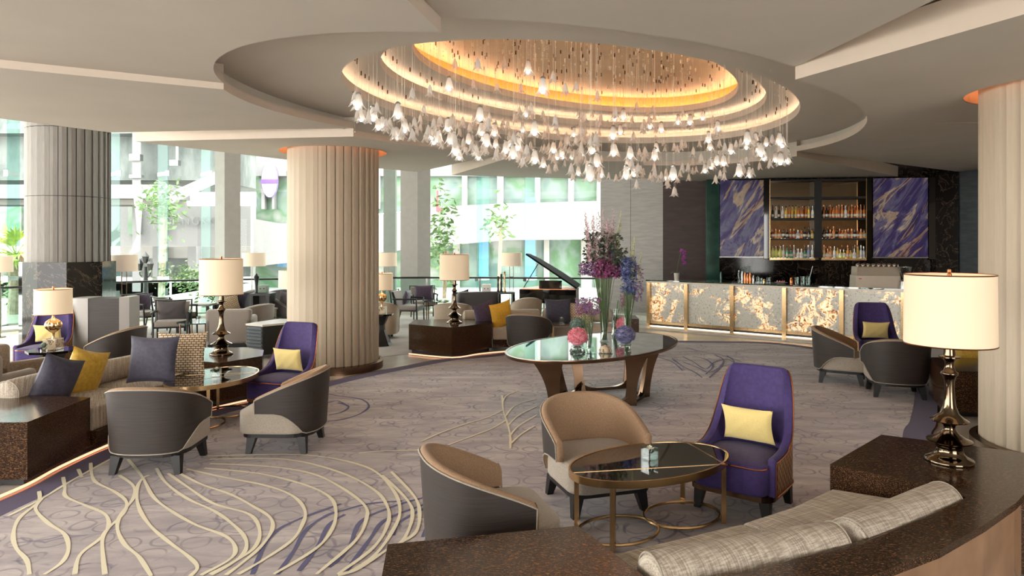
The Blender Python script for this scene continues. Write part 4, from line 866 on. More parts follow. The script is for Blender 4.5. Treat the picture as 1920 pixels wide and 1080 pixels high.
# near marble block, sofa and console
nb = block('marble_block', 'dark brown gold-flecked marble block at the near end of the tweed sofa', 'console', [(-.606, 3.38), (.34, 3.60), (.60, 3.02), (.80, 2.55), (.7, 2.1), (-.48, 2.1)], .06, .53, M['marble'])
shelf = [(2.11, 4.60), (2.83, 5.31), (3.58, 4.86), (3.75, 4.4), (3.55, 4.15), (2.99, 4.05), (2.85, 3.92), (2.47, 3.62), (2.05, 3.32), (1.6, 3.07), (1.1, 2.85), (.62, 2.68), (.62, 2.98), (1.07, 3.10), (1.68, 3.40), (2.2, 3.70), (2.62, 4.0), (2.49, 4.24)]
t = thing('marble_console', 'dark gold-flecked marble console curving behind the tweed sofa under the big lamp', 'console', (2.5, 4.5, 0)); P = [(p[0]-2.5, p[1]-4.5) for p in shelf]
def ngon_prism(m, P, z0, z1):
    from mathutils.geometry import tessellate_polygon
    tr = tessellate_polygon([[Vector((p[0], p[1], 0)) for p in P]]); n = len(P); fs = []
    for a, b_, c in tr:
        A = (P[b_][0]-P[a][0])*(P[c][1]-P[a][1])-(P[c][0]-P[a][0])*(P[b_][1]-P[a][1])
        if A < 0: b_, c = c, b_
        fs += [(a+n, b_+n, c+n), (a, c, b_)]
    ar = sum(P[i][0]*P[(i+1) % n][1]-P[(i+1) % n][0]*P[i][1] for i in range(n))
    fs += [((i, (i+1) % n, n+(i+1) % n, n+i) if ar > 0 else ((i+1) % n, i, n+i, n+(i+1) % n)) for i in range(n)]
    m.add([(p[0], p[1], z0) for p in P]+[(p[0], p[1], z1) for p in P], fs)
m = MB(); ngon_prism(m, P, .49, .53); m.build('top', M['marble'], t, False)
blk = [shelf[0], shelf[1], shelf[2], shelf[3], shelf[4], shelf[5], shelf[17]]
m = MB(); ngon_prism(m, [(p[0]-2.5, p[1]-4.5) for p in blk], .06, .49); m.build('end_block', M['marble'], t, False)
out = [(p[0]-2.5, p[1]-4.5) for p in shelf[5:12]]; inn = [(p[0]-.05*.5-2.5, p[1]+.06-4.5) for p in shelf[5:12]]
m = MB(); ngon_prism(m, [(a+.0, b_+.015) for a, b_ in out]+inn[::-1], .06, .49); m.build('back_panel', M['lacquer'], t, False)
sf = thing('tweed_sofa', 'curved beige tweed sofa seat in front of the marble console', 'sofa', (1.4, 3.8, 0))
def seat_piece(P, z0=.20, z1=.42, nm='seat_cushion', par=None, mat=None): 
    o = cushion_seat(nm, [(p[0]-par.location.x, p[1]-par.location.y) for p in P], z0, z1, M[mat or 'tweed'], par, .015, .03); return o
seat_piece([(.46, 3.50), (.92, 3.72), (1.29, 3.90), (1.72, 3.42), (1.20, 3.16), (.66, 3.02)][::-1], par=sf)
seat_piece([(1.30, 3.91), (1.68, 4.15), (2.06, 4.46), (2.48, 4.22), (2.55, 4.02), (2.15, 3.68), (1.73, 3.43)][::-1], par=sf)
m = MB(); ngon_prism(m, [(x-1.4, y-3.8) for x, y in [(.5, 3.42), (1.28, 3.82), (2.0, 4.36), (2.42, 4.2), (2.5, 4.02), (1.7, 3.44), (.66, 3.06)]], .01, .20); m.build('sofa_base', M['marble'], sf, False)
GB = 'tweed bolsters of the foreground sofa'
bolster('tweed bolster running along the console edge, its end nearest the lamp', (1.70, 3.525), (2.56, 4.095), .475, .118, M['tweed'], GB)
bolster('tweed bolster at the near end of the sofa beside the marble block', (.60, 3.13), (1.655, 3.50), .475, .118, M['tweed'], GB)
tier_lamp('large tiered bronze lamp with cream drum shade on the console behind the tweed sofa', (2.94, 4.66, .53))
# ================================================================ LEFT SUITE
block('marble_block', 'dark polished marble block beside the blue velvet cushion of the window-side sofa', 'console', [(-3.97, 5.68), (-4.01, 6.59), (-4.85, 6.72), (-5.6, 6.72), (-5.6, 5.6)], .06, .53, M['marble'])
block('marble_block', 'dark polished marble block carrying the tiered lamp before the louvred cabinet', 'console', [(-3.79, 8.57), (-3.57, 8.47), (-3.24, 9.0), (-3.40, 9.5), (-3.76, 9.75), (-4.4, 9.7), (-4.4, 8.9)], .06, .53, M['marble'])
ls = thing('tweed_sofa', 'curved beige tweed sofa holding the blue, mustard and honeycomb cushions', 'sofa', (-4.3, 7.6, 0))
seat_piece([(-4.0, 6.62), (-3.93, 7.5), (-4.75, 7.6), (-4.86, 6.74)], par=ls); seat_piece([(-3.93, 7.52), (-3.74, 8.5), (-4.44, 8.85), (-4.75, 7.62)], par=ls)
m = MB(); m.prism([(x+4.3, y-7.6) for x, y in [(-3.96, 6.62), (-3.90, 7.5), (-3.72, 8.5), (-4.44, 8.8), (-4.8, 6.7)]], .05, .20); m.build('sofa_base', M['marble'], ls, False)
m = MB(); m.prism([(x+4.3, y-7.6) for x, y in [(-4.88, 6.75), (-4.78, 7.6), (-4.46, 8.85), (-4.56, 8.9), (-4.98, 7.6), (-5.0, 6.75)]], .05, .50); m.build('back_panel', M['marble'], ls, False)
bolster('tweed bolster behind the blue and mustard cushions', (-4.80, 6.55), (-4.72, 7.5), .56, .13, M['tweed'], 'tweed bolsters of the window-side sofa')
bolster('tweed bolster emerging behind the square slate cushion', (-4.70, 7.55), (-4.36, 8.75), .54, .13, M['tweed'], 'tweed bolsters of the window-side sofa')
# the copper-lit toe strip along the carpet
m = MB(); Lp = [G(-40, 955), G(56, 914), G(120, 879), G(207, 839), G(290, 806), G(375, 777), G(430, 762), G(485, 750)]; m.tube([(p[0]-.03, p[1], .02) for p in catmull(Lp, 4)], .011, 6); tag(m.build('toe_light', M['toe'], None), 'thin warm light line along the foot of the window-side sofa', 'light', 'toe lights')
m = MB(); Lp = [G(767, 665), G(848, 672), G(900, 665), G(953, 660)]; m.tube([(p[0], p[1]-.02, .02) for p in catmull(Lp, 4)], .011, 6); tag(m.build('toe_light', M['toe'], None), 'thin warm light line at the foot of the marble block beyond the column', 'light', 'toe lights')
def pp(name, lab, mat, w, h, d, px, py, Y, rot, grp=None): return pillow(name, lab, M[mat], w, h, d, (X(px, Y), Y, Z(py, Y)), rot, grp)
GV = 'velvet scatter cushions'
pp('scatter_cushion', 'slate blue velvet cushion leaning beside the mustard one, nearest the marble block', 'slate', .42, .48, .20, 106, 712, 6.9, (.12, .36, 1.15), GV)
pp('scatter_cushion', 'mustard velvet cushion leaning on the tweed sofa', 'mustard', .42, .56, .20, 157, 703, 7.38, (.10, .30, 1.12), GV)
pp('scatter_cushion', 'square slate purple velvet cushion propped in front of the honeycomb cushion', 'slate', .56, .52, .17, 287, 674, 7.62, (-.18, 0, -.05), GV)
pp('scatter_cushion', 'honeycomb patterned tan cushion behind the square slate one', 'honey', .56, .50, .15, 340, 663, 8.0, (-.2, 0, .1), GV)
tier_lamp('tiered bronze lamp with cream drum shade beside the square grey armchair', (X(415, 9.12), 9.12, .53))
gt = cocktail_table('oval table with glossy reflecting top beside the purple chair near the column', (-3.36, 7.80, 0), math.radians(80), .62, .43, .5, M['tablestone'], None)
m = MB()
g1, g2, g3 = G(340, 690, .5), G(455, 710, .5), G(400, 722, .5)
for p, q in (((-.42, .22), (.30, -.38)), ((.30, -.38), (-.05, .41))):
    d = Vector((q[0]-p[0], q[1]-p[1])); m.box(((p[0]+q[0])/2, (p[1]+q[1])/2, .5005), (d.length, .010, .003), math.atan2(d.y, d.x))
m.build('brass_inlay', M['brass'], gt, False)
g = G(406, 706, .5); candle_cube('small glass cube with a white flower on the glossy oval table', (g[0], g[1], .5), .2, .09)
# ================================================================ MIDDLE SUITE
block('marble_block', 'dark reflective marble block beyond the pale column carrying a tiered lamp', 'console', [(-1.86, 12.5), (-1.04, 12.0), (-.37, 12.74), (-.5, 13.5), (-1.86, 13.2)], .07, .53, M['marble'])
tier_lamp('tiered bronze lamp with cream drum shade on the marble block beyond the pale column', (X(852, 12.7), 12.7, .53))
ms = thing('tweed_sofa', 'tan sofa with grey and yellow cushions behind the flower table', 'sofa', (.8, 13.4, 0))
seat_piece([(-.36, 12.85), (.75, 13.0), (1.9, 13.0), (1.95, 13.6), (.8, 13.75), (-.45, 13.5)], par=ms, mat='beige'); m = MB(); m.prism([(x-.8, y-13.4) for x, y in [(-.36, 12.9), (1.9, 13.05), (1.95, 13.7), (-.45, 13.6)]], .05, .2); m.build('sofa_base', M['marble'], ms, False)
bolster('tan bolster behind the yellow cushion', (-.95, 13.45), (.55, 13.75), .56, .13, M['beige'], 'tan bolsters of the sofa behind the flowers')
bolster('tan bolster behind the square grey cushion', (.6, 13.76), (2.0, 13.7), .56, .13, M['beige'], 'tan bolsters of the sofa behind the flowers')
pp('scatter_cushion', 'grey brown velvet cushion leaning next to the bright yellow one', 'plum', .46, .52, .18, 909, 590, 13.1, (.1, -.25, .6), GV)
pp('scatter_cushion', 'bright yellow velvet cushion on the tan sofa', 'bright_mustard', .46, .50, .18, 940, 590, 13.0, (.1, -.22, .5), GV)
pp('scatter_cushion', 'square grey blue cushion in front of the piano', 'slate', .52, .50, .16, 1046, 584, 13.3, (-.2, 0, .05), GV)
pp('scatter_cushion', 'honeycomb patterned cushion half hidden by the flower vases', 'honey', .50, .48, .15, 1087, 590, 13.4, (-.2, 0, -.1), GV)
block('marble_block', 'dark red brown marble end block behind the flower vases', 'console', [(2.05, 13.1), (2.40, 13.1), (2.45, 13.8), (2.0, 13.8)], .05, .56, M['marble'])
t = thing('wood_side_table', 'low wooden side table with a glass cube before the grey cushion', 'table', (.95, 12.75, 0)); m = MB(); m.box((0, 0, .50), (.46, .4, .03)); m.build('table_top', M['bronze'], t, False)
for x in (-.2, .2):
    for y in (-.17, .17): m = MB(); m.box((x, y, .245), (.025, .025, .49)); m.build('leg', M['brass'], t, False)
candle_cube('small glass cube with a white flower on the wooden side table', (X(1053, 12.75), 12.75, .515), .1, .10)
# centre oval table
CT = thing('oval_flower_table', 'large oval dark glass topped table on curved bronze legs holding the flower vases', 'table', (1.07, 8.83, 0), EA)
m = MB(); m.prism(oval_outline(1.46, .845, 96), .680, .702); m.build('table_top', M['glasstop'], CT, False)
m = MB(); n = 96; prof = [(0, .665), (.012, .69), (.010, .704), (-.015, .706), (-.02, .69)]
O = [oval_outline(1.46+d, .845+d, n) for d, z in prof]+[oval_outline(1.30, .70, n)]; zs = [z for d, z in prof]+[.64]
order = [5, 0, 1, 2, 3, 4]; vs = [(p[0], p[1], zs[k]) for k in order for p in O[k]]
m.add(vs, [(k*n+i, k*n+(i+1) % n, (k+1)*n+(i+1) % n, (k+1)*n+i) for k in range(5) for i in range(n)]); m.build('rim', M['bronze'], CT, True, 50)
def curved_leg(tu, tv, fu, fv, wt, wf, an):     # wide at the top, waisted, standing on the floor
    m = MB(); V = []; N = 10
    for k in range(N+1):
        q = k/N; z = .665*(1-q); e = q**.55; cx, cy = tu+(fu-tu)*e, tv+(fv-tv)*e; w = wt*(1-q)**2.2+wf*(1-.45*math.sin(PI*q))*(.4+.6*q)+.03; th = .03
        tn = Vector((math.cos(an), math.sin(an))); d = Vector((-tn.y, tn.x))
        for a, c_ in ((-1, -1), (1, -1), (1, 1), (-1, 1)): V.append((cx+tn.x*w*a+d.x*th*c_, cy+tn.y*w*a+d.y*th*c_, z))
    m.add(V, [(k*4+i, (k+1)*4+i, (k+1)*4+(i+1) % 4, k*4+(i+1) % 4) for k in range(N) for i in range(4)]+[(0, 1, 2, 3), (4*N+3, 4*N+2, 4*N+1, 4*N)]); m.build('leg', M['bronze'], CT, True, 40)
LG = [(-1.08, -.02, -.88, -.02, .14, .06, -EA), (-.55, .40, -.22, .34, .06, .04, -EA+.4), (-.05, -.64, .0, -.50, .10, .05, -EA-.3), (.62, -.52, .50, -.40, .07, .05, -EA+.6), (1.08, .05, .85, .04, .14, .06, -EA), (.30, .60, .25, .42, .08, .05, -EA)]
for q in LG: curved_leg(*q)
for p, q in (((-.88, -.02), (0, -.50)), ((0, -.50), (.50, -.40)), ((-.88, -.02), (-.22, .34)), ((.50, -.40), (.85, .04)), ((.25, .42), (.85, .04)), ((-.22, .34), (.25, .42))):
    m = MB(); V = []; N = 12; d = Vector((q[0]-p[0], q[1]-p[1])); tn = Vector((-d.y, d.x)).normalized()*.026
    for i in range(N+1):
        u = i/N; x, y = p[0]+d.x*u, p[1]+d.y*u; h = .035+.10*abs(2*u-1)**4
        for a, c_ in ((-1, 0), (1, 0), (1, 1), (-1, 1)): V.append((x+tn.x*a, y+tn.y*a, .009+c_*h))
    m.add(V, [(k*4+i, (k+1)*4+i, (k+1)*4+(i+1) % 4, k*4+(i+1) % 4) for k in range(N) for i in range(4)]); m.build('runner', M['bronze'], CT, True, 40)
# ================================================================ FLOWERS ON THE OVAL TABLE
def tbl(px, py): return G(px, py, .704)
def stems(m, base, top, n, sr, tr, zb, zt):
    out = []
    for i in range(n):
        a = random.uniform(0, 6.28); r0, r1 = sr*math.sqrt(random.random()), tr*math.sqrt(random.random()); p0 = (base[0]+r0*math.cos(a), base[1]+r0*math.sin(a), zb); z1 = zt+random.uniform(-.06, .06)
        p1 = (top[0]+r1*math.cos(a), top[1]+r1*math.sin(a), z1); mid = ((p0[0]*.55+p1[0]*.45), (p0[1]*.55+p1[1]*.45), (zb+z1)/2); m.tube([p0, mid, p1], .0032, 4); out.append(p1)
    return out
def petals(m, c, s, n=6):
    for k in range(n):
        a = random.uniform(0, 6.28); e = random.uniform(-.7, 1.2); d = Vector((math.cos(a)*math.cos(e), math.sin(a)*math.cos(e), math.sin(e)))*s; w = d.cross(Vector((random.random()-.5, random.random()-.5, 1))).normalized()*s*.42; c0 = Vector(c); m.add([c0, c0+d*.55+w, c0+d, c0+d*.55-w], [(0, 1, 2, 3)])
def vase(m, prof, n=28): m.lathe(prof, n=n, cap=False); m.lathe([(max(r-.006, .002), z+.004) for r, z in prof[:-1]], n=n, cap=False); m.lathe([(.0001, prof[0][1]+.001), (prof[0][0], prof[0][1])], n=n, cap=False)
def arrangement(name, lab, px, py, vp, zt, sr, tr, ns, lean, sprays):
    x, y = tbl(px, py); t = thing(name, lab, 'flower arrangement', (x, y, .706)); m = MB(); vase(m, vp); m.build('vase', M['clear'], t)
    m = MB(); tips = stems(m, (0, 0), lean, ns, sr, tr, .02, zt); m.build('stems', M['stem'], t)
    for nm, mat, cnt, (cx, cy), rr, z0, z1, s, k in sprays:
        m = MB()
        if nm == 'flower_spike':
            for i in range(cnt):
                a = random.uniform(0, 6.28); r = rr*math.sqrt(random.random()); bx, by = cx+r*math.cos(a), cy+r*math.sin(a); zz = z1-random.uniform(0, .25); tx, ty = bx*1.25, by*1.25
                m.tube([(bx*.4, by*.4, z0-.2), (bx, by, (z0+zz)/2), (tx, ty, zz)], .0025, 3)
                q = int((zz-z0)/.015)
                for j in range(q): f = j/q; petals(m, (bx+(tx-bx)*f+random.gauss(0, .008), by+(ty-by)*f+random.gauss(0, .008), z0+(zz-z0)*f), s*(1.2-.75*f), k)
        else:
            for i in range(cnt):
                a = random.uniform(0, 6.28); r = rr*math.sqrt(random.random()); zz = random.uniform(z0, z1)
                petals(m, (cx+r*math.cos(a), cy+r*math.sin(a), zz), s, k)
        m.build(nm, M[mat], t, False)
    return t
arrangement('tall_flower_vase', 'tallest vase arrangement with magenta clusters, eucalyptus and pale delphinium spikes', 1133, 640, [(.065, 0), (.05, .02), (.045, .15), (.055, .30), (.085, .52)], .98, .03, .17, 60, (-.02, .0),
 [('blossom', 'magenta', 380, (.02, -.03), .20, .84, 1.06, .036, 5), ('blossom', 'lilac', 240, (-.20, 0), .14, .86, 1.02, .026, 5), ('foliage', 'dkleaf', 300, (-.02, .04), .26, 1.00, 1.42, .036, 5), ('flower_spike', 'palepink', 18, (-.04, .02), .17, 1.04, 1.76, .032, 5), ('flower_spike', 'tipgreen', 4, (.16, .0), .08, 1.15, 1.72, .02, 4), ('blossom', 'lilac', 90, (.12, 0), .12, 1.04, 1.22, .026, 5)])
arrangement('tall_flower_vase', 'tall flared glass vase of blue delphiniums with mauve side sprays', 1176, 646, [(.05, 0), (.038, .03), (.038, .18), (.05, .34), (.075, .46)], .72, .025, .09, 34, (.03, 0),
 [('blossom', 'bluefl', 330, (.02, 0), .10, .62, 1.10, .030, 5), ('blossom', 'lilac', 130, (.13, .02), .08, .55, 1.00, .024, 5), ('flower_spike', 'tipgreen', 7, (.10, 0), .10, .85, 1.42, .022, 5), ('foliage', 'dkleaf', 60, (-.10, 0), .10, 1.0, 1.22, .034, 4)])
arrangement('short_flower_vase', 'slender glass vase of mauve statice in front of the tall bunches', 1105, 655, [(.045, 0), (.035, .02), (.035, .16), (.05, .32)], .42, .022, .09, 26, (-.02, 0),
 [('blossom', 'lilac', 190, (-.02, 0), .16, .42, .62, .024, 5), ('blossom', 'magenta', 60, (-.03, 0), .15, .42, .60, .022, 5)])
arrangement('short_flower_vase', 'glass vase with a few mauve sprigs standing behind the others', 1152, 628, [(.05, 0), (.04, .03), (.045, .2), (.065, .36)], .44, .02, .07, 10, (.08, 0), [('blossom', 'magenta', 46, (.14, 0), .06, .40, .60, .022, 5)])
def hyd(lab, px, py, r, mat, bowl=True, zc=.11):
    x, y = tbl(px, py); t = thing('hydrangea_bowl', lab, 'flower arrangement', (x, y, .706)); m = MB(); m.lathe([(.035, 0), (.066, .012), (.085, .05), (.082, .085), (.06, .112)], n=26, cap=False); m.lathe([(.0001, .001), (.035, .0)], n=26, cap=False); m.build('glass_bowl', M['clear'], t)
    m = MB(); m.tube([(0, 0, .01), (.01, 0, zc)], .006, 6); m.build('stem', M['stem'], t); m = MB()
    for i in range(420):
        z = random.uniform(-.55, 1); a = random.uniform(0, 6.28); q = math.sqrt(1-z*z); petals(m, (r*q*math.cos(a)*.92, r*q*math.sin(a)*.92, zc+r*.72+r*z*.85), .022, 3)
    m.ball((0, 0, zc+r*.72), r*.86, 12, 8); m.build('flower_head', M[mat], t, False)
hyd('pink hydrangea head in a round glass bowl on the oval flower table', 1083, 664, .118, 'pinkfl'); hyd('blue violet hydrangea head in a round glass bowl on the oval flower table', 1172, 660, .120, 'bluehyd'); hyd('grey green hydrangea behind the pink one', 1083, 634, .10, 'greenhyd'); hyd('pink hydrangea half hidden behind the blue vase', 1169, 634, .10, 'pinkfl')
for px, py, lab, sc in ((1133, 655, 'faceted crystal cube standing behind the rose crystal', .05), (1135, 661, 'rose tinted crystal pebble dish in front of the vases', .07), (1108, 662, 'clear crystal chunk beside the pink hydrangea bowl', .05)):
    x, y = tbl(px, py); t = thing('crystal_ornament', lab, 'ornament', (x, y, .706)); m = MB()
    m.lathe([(sc, 0), (sc*1.15, sc*.3), (sc*.75, sc*.95), (0, sc*1.25)] if px == 1135 else [(sc*.7, 0), (sc*.8, sc*1.0), (sc*.5, sc*1.5), (0, sc*1.6)], n=6 if px != 1135 else 9); m.build('crystal', M['quartz'] if px == 1135 else M['clear'], t, False)
    m = MB(); m.lathe([(sc*1.3, 0), (sc*1.35, .004), (.01, .004)], n=20); m.build('dish', M['clear'], t)
# ================================================================ BEYOND THE COLUMN AND ALONG THE WINDOWS
gourd_lamp('fluted gourd lamp on a stone block at the window-side sofa', (X(100, 8.97), 8.97, .62)); gourd_lamp('fluted gourd lamp half hidden behind the pale column', (X(716, 13.5), 13.5, .62))
def pedestal(lab, x, y, z, w=.50):
    t = thing('pedestal_table', lab, 'table', (x, y, 0), .4); m = MB(); m.lathe([(w/2, z-.03), (w/2, z)], n=8); m.build('table_top', M['blackgloss'], t, False); m = MB(); m.lathe([(.24, 0), (.20, .06), (.09, .3), (.08, .4), (.17, z-.03)], n=6); m.build('pedestal', M['darkwood'], t, False)
pedestal('black pedestal table under the gourd lamp by the woven sofa', X(98, 8.97), 8.97, .62, .6); pedestal('black pedestal table under the gourd lamp behind the pale column', X(714, 13.5), 13.5, .62, .5)
t = thing('glass_votive', 'green glass votive beside the gourd lamp stone block', 'votive', (X(82, 8.8), 8.8, .62)); m = MB(); m.lathe([(.04, 0), (.045, .10)], n=8, cap=False); m.build('glass', M['clear'], t); m = MB(); m.ball((0, 0, .08), .035, 8, 6); m.build('flower', M['greenhyd'], t)
# open-arm chairs
def open_chair(lab, loc, d, fab='greyfab', back_h=.84):
    t = thing('open_arm_chair', lab, 'armchair', (loc[0], loc[1], 0), face(*d), 'open-arm lounge chairs by the windows')
    m = MB(); m.rbox((0, .02, .42), (.56, .54, .11), .035, 0, .01); m.build('seat', M[fab], t)
    m = MB(); m.grid(lambda u, v: ((u-.5)*(.54+.06*v), -.27-.10*v-.03*(1-(2*u-1)**2), .44+(back_h-.47)*v), 8, 6); m.grid(lambda u, v: ((u-.5)*(.54+.06*v), -.21-.10*v-.03*(1-(2*u-1)**2), .44+(back_h-.47)*v), 8, 6); m.grid(lambda u, v: ((u-.5)*.60, -.37-.03*(1-(2*u-1)**2)+.06*v, back_h-.03), 8, 1); m.build('backrest', M[fab], t)
    m = MB(); m.tube([(-.32, -.34, back_h-.46), (-.33, -.39, back_h), (0, -.43, back_h-.025), (.33, -.39, back_h), (.32, -.34, back_h-.46)], .020, 6); m.build('back_frame', M['darkwood'], t)
    for s in (-1, 1):
        m = MB(); m.tube([(s*.31, -.33, .63), (s*.335, -.1, .635), (s*.335, .18, .64), (s*.32, .27, .63)], .022, 6); m.build('armrest', M['darkwood'], t)
        m = MB(); m.tube([(s*.31, .26, .63), (s*.30, .27, .38), (s*.30, .28, 0)], [.018, .022, .016], 6); m.build('leg', M['darkwood'], t)
        m = MB(); m.tube([(s*.30, -.30, .62), (s*.29, -.29, .38), (s*.30, -.40, 0)], [.016, .022, .016], 6); m.build('leg', M['darkwood'], t)
    m = MB(); m.box((0, -.01, .355), (.60, .56, .035)); m.build('seat_rail', M['darkwood'], t, False); return t
open_chair('dark open-arm chair with a purple cushion beside the window near the grey column', (X(275, 15.6), 15.6), (.9, -.35)); onchair((X(276, 15.6), 15.6), (.9, -.35), 'purple cushion on the open-arm chair beside the window near the grey column', 'plum', .42, .40, .14, -.10, .67, -.2, 'purple cushions on the open-arm chairs')
open_chair('grey open-arm chair holding a large charcoal cushion at the small glass table', (X(322, 13.7), 13.7), (.35, -.95)); onchair((X(322, 13.7), 13.7), (.35, -.95), 'large charcoal cushion on the grey open-arm chair', 'darkfab', .52, .40, .15, -.08, .66, -.2, None)
open_chair('open-arm chair with its dark framed back showing behind the charcoal cushion', (X(332, 15.2), 15.2), (.5, .85))
open_chair('open-arm chair side-on in front of the square pier', (X(768, 17.0), 17.0), (.98, -.15)); onchair((X(770, 17.0), 17.0), (.98, -.15), 'purple cushion on the side-on open-arm chair', 'plum', .40, .36, .14, -.10, .66, -.2, 'purple cushions on the open-arm chairs')
open_chair('open-arm chair with a wide purple cushion facing the room by the handrail', (X(795, 18.3), 18.3), (.25, -.97)); onchair((X(795, 18.3), 18.3), (.25, -.97), 'wide purple cushion on the chair by the handrail', 'plum', .50, .42, .15, -.08, .67, -.2, 'purple cushions on the open-arm chairs')
def glass_table(lab, x, y, a, b_, z, mat='glasstop', leg='bronze'):
    t = thing('small_glass_table', lab, 'table', (x, y, 0)); m = MB(); m.prism(oval_outline(a, b_, 32, .8), z-.02, z); m.build('table_top', M[mat], t, False)
    for i in range(4): an = PI/4+i*PI/2; m = MB(); m.tube([((a-.06)*math.cos(an)*1.1, (b_-.06)*math.sin(an)*1.1, z-.02), ((a-.06)*math.cos(an)*1.1, (b_-.06)*math.sin(an)*1.1, 0)], .014, 6); m.build('leg', M[leg], t)
glass_table('low glass topped table in front of the chair with the charcoal cushion', X(372, 13.2), 13.2, .36, .36, .50); glass_table('small round glass table between the open-arm chairs by the handrail', X(818, 17.2), 17.2, .34, .30, .56); glass_table('low glass table beside the dark sofa behind the column', X(538, 14.8), 14.8, .35, .3, .45, 'glasstop', 'darkwood')
t = thing('glass_votive', 'green glass votive on the low glass table', 'votive', (X(373, 13.2), 13.2, .50)); m = MB(); m.lathe([(.04, 0), (.045, .10)], n=8, cap=False); m.build('glass', M['clear'], t); m = MB(); m.ball((0, 0, .08), .035, 8, 6); m.build('flower', M['greenhyd'], t)
t = thing('dark_side_table', 'dark framed side table behind the low glass table', 'table', (X(368, 15.5), 15.5, 0)); m = MB(); m.box((0, 0, .62), (.75, .45, .04)); m.build('table_top', M['greylac'], t, False)
for x in (-.33, .33):
    for y in (-.18, .18): m = MB(); m.box((x, y, .3), (.05, .05, .6)); m.build('leg', M['darkwood'], t, False)
# curved reception stand
t = thing('host_stand', 'grey curved host stand with dark centre panel in front of the grey column', 'podium', (X(198, 11.2), 11.2, 0), .1)
m = MB(); m.prism([(-.46, -.12), (-.42, -.19), (-.30, -.22), (-.16, -.23), (-.16, .22), (-.36, .22), (-.44, .12)], .05, 1.12); m.build('curved_side', M['greylac'], t, True, 50)
m = MB(); m.prism([(-.16, -.22), (.30, -.20), (.30, .22), (-.16, .22)], .05, 1.11); m.build('centre_panel', M['shell'], t, False); m = MB(); m.prism([(.30, -.21), (.44, -.18), (.44, .2), (.30, .2)], .05, 1.13); m.build('side_panel', M['greylac'], t, False)
m = MB(); m.box((-.02, 0, .03), (.8, .36, .05)); m.build('base', M['bronze'], t, False); m = MB(); m.box((-.49, -.02, .55), (.06, .2, 1.0)); m.build('end_panel', M['greylac'], t, False)
# woven sofa and far-left armchair
def block_sofa(name, lab, cat, loc, rz, w, d, h, ah, fab, aw=.12, seat=.42, grp=None, round_=.05):
    t = thing(name, lab, cat, (loc[0], loc[1], 0), rz, grp)
    m = MB(); m.rbox((0, -d/2+.10, (h+.08)/2+.02), (w, .20, h-.10), round_); m.build('backrest', M[fab], t)
    m = MB(); m.rbox((0, .06, seat-.09), (w-2*aw, d-.22, .20), .05, 0, .02); m.build('seat_cushion', M[fab], t)
    for s in (-1, 1): m = MB(); m.rbox((s*(w/2-aw/2), 0, ah/2+.05), (aw, d, ah-.08), min(round_, aw/2)); m.build('arm', M[fab], t)
    m = MB(); m.box((0, 0, .12), (w-.06, d-.06, .12)); m.build('base', M['darkwood'], t, False)
    for sx in (-1, 1):
        for sy in (-1, 1): m = MB(); m.box((sx*(w/2-.07), sy*(d/2-.07), .04), (.05, .05, .08)); m.build('leg', M['darkwood'], t, False)
    return t
block_sofa('woven_sofa', 'woven tan sofa seen from behind below the purple chair by the grey column', 'sofa', (-6.15, 8.3), -.45, 1.15, .72, .84, .62, 'woven', .14)
block_sofa('lounge_armchair', 'grey armchair cut by the picture edge near the dark marble block', 'armchair', (X(2, 7.6)-.1, 7.55), -.1, .62, .66, .80, .58, 'greyfab')
block_sofa('lounge_armchair', 'square grey armchair with its flat back turned, behind the tiered lamp', 'armchair', (X(432, 13.2), 13.3), .18, .80, .74, .74, .58, 'greyfab')
# rounded tub sofas behind the column
def round_sofa(name, lab, cat, loc, d, w, dp, h, ah, fab, grp=None):
    t = thing(name, lab, cat, (loc[0], loc[1], 0), face(*d), grp); tub(t, w, dp/2, dp*.36, h, ah, .10, 1.0, None, (M[fab], M[fab], M['piping']), .03, .12, 0, 36)
    cushion_seat('seat', rounded(w/2-.10, -dp*.38, dp*.42, .1, 5), .10, .40, M[fab], t)
    for sx in (-1, 1):
        for sy in (-1, 1): m = MB(); m.box((sx*(w/2-.14), sy*dp*.28, .05), (.05, .05, .10)); m.build('leg', M['darkwood'], t, False)
    return t
round_sofa('tub_chair', 'rounded tan grey tub chair behind the square grey armchair', 'armchair', (X(470, 14.4), 14.4), (-.8, .35), .85, .8, .72, .50, 'greyfab'); round_sofa('curved_sofa', 'dark grey curved sofa with cushions behind the tiered lamp', 'sofa', (X(440, 16.4), 16.4), (-.95, -.1), 1.2, .85, .86, .55, 'darkfab'); round_sofa('curved_sofa', 'dark grey sofa with sloping arm beside the pale fluted column', 'sofa', (X(548, 16.1), 16.1), (.9, -.3), 1.2, .85, .88, .55, 'darkfab')
round_sofa('tub_chair', 'tan tub chair with its round back turned, behind the tiered lamp on the marble block', 'armchair', (X(849, 14.1), 14.1), (0, 1), .72, .7, .78, .6, 'beige'); round_sofa('tub_chair', 'tan tub chair back beside the yellow cushion in front of the piano', 'armchair', (X(986, 14.9), 14.9), (-.25, .97), .62, .62, .82, .55, 'beige'); round_sofa('tub_chair', 'tan tub chair half hidden by the gourd lamp and the pale column', 'armchair', (X(713, 14.6), 14.6), (0, 1), .7, .66, .76, .55, 'beige')
block_sofa('lounge_armchair', 'slate grey high-sided lounge seat beside the tan sofa and grey table', 'armchair', (X(890, 16.3), 16.3), .3, .95, .8, .86, .8, 'darkfab', .2)
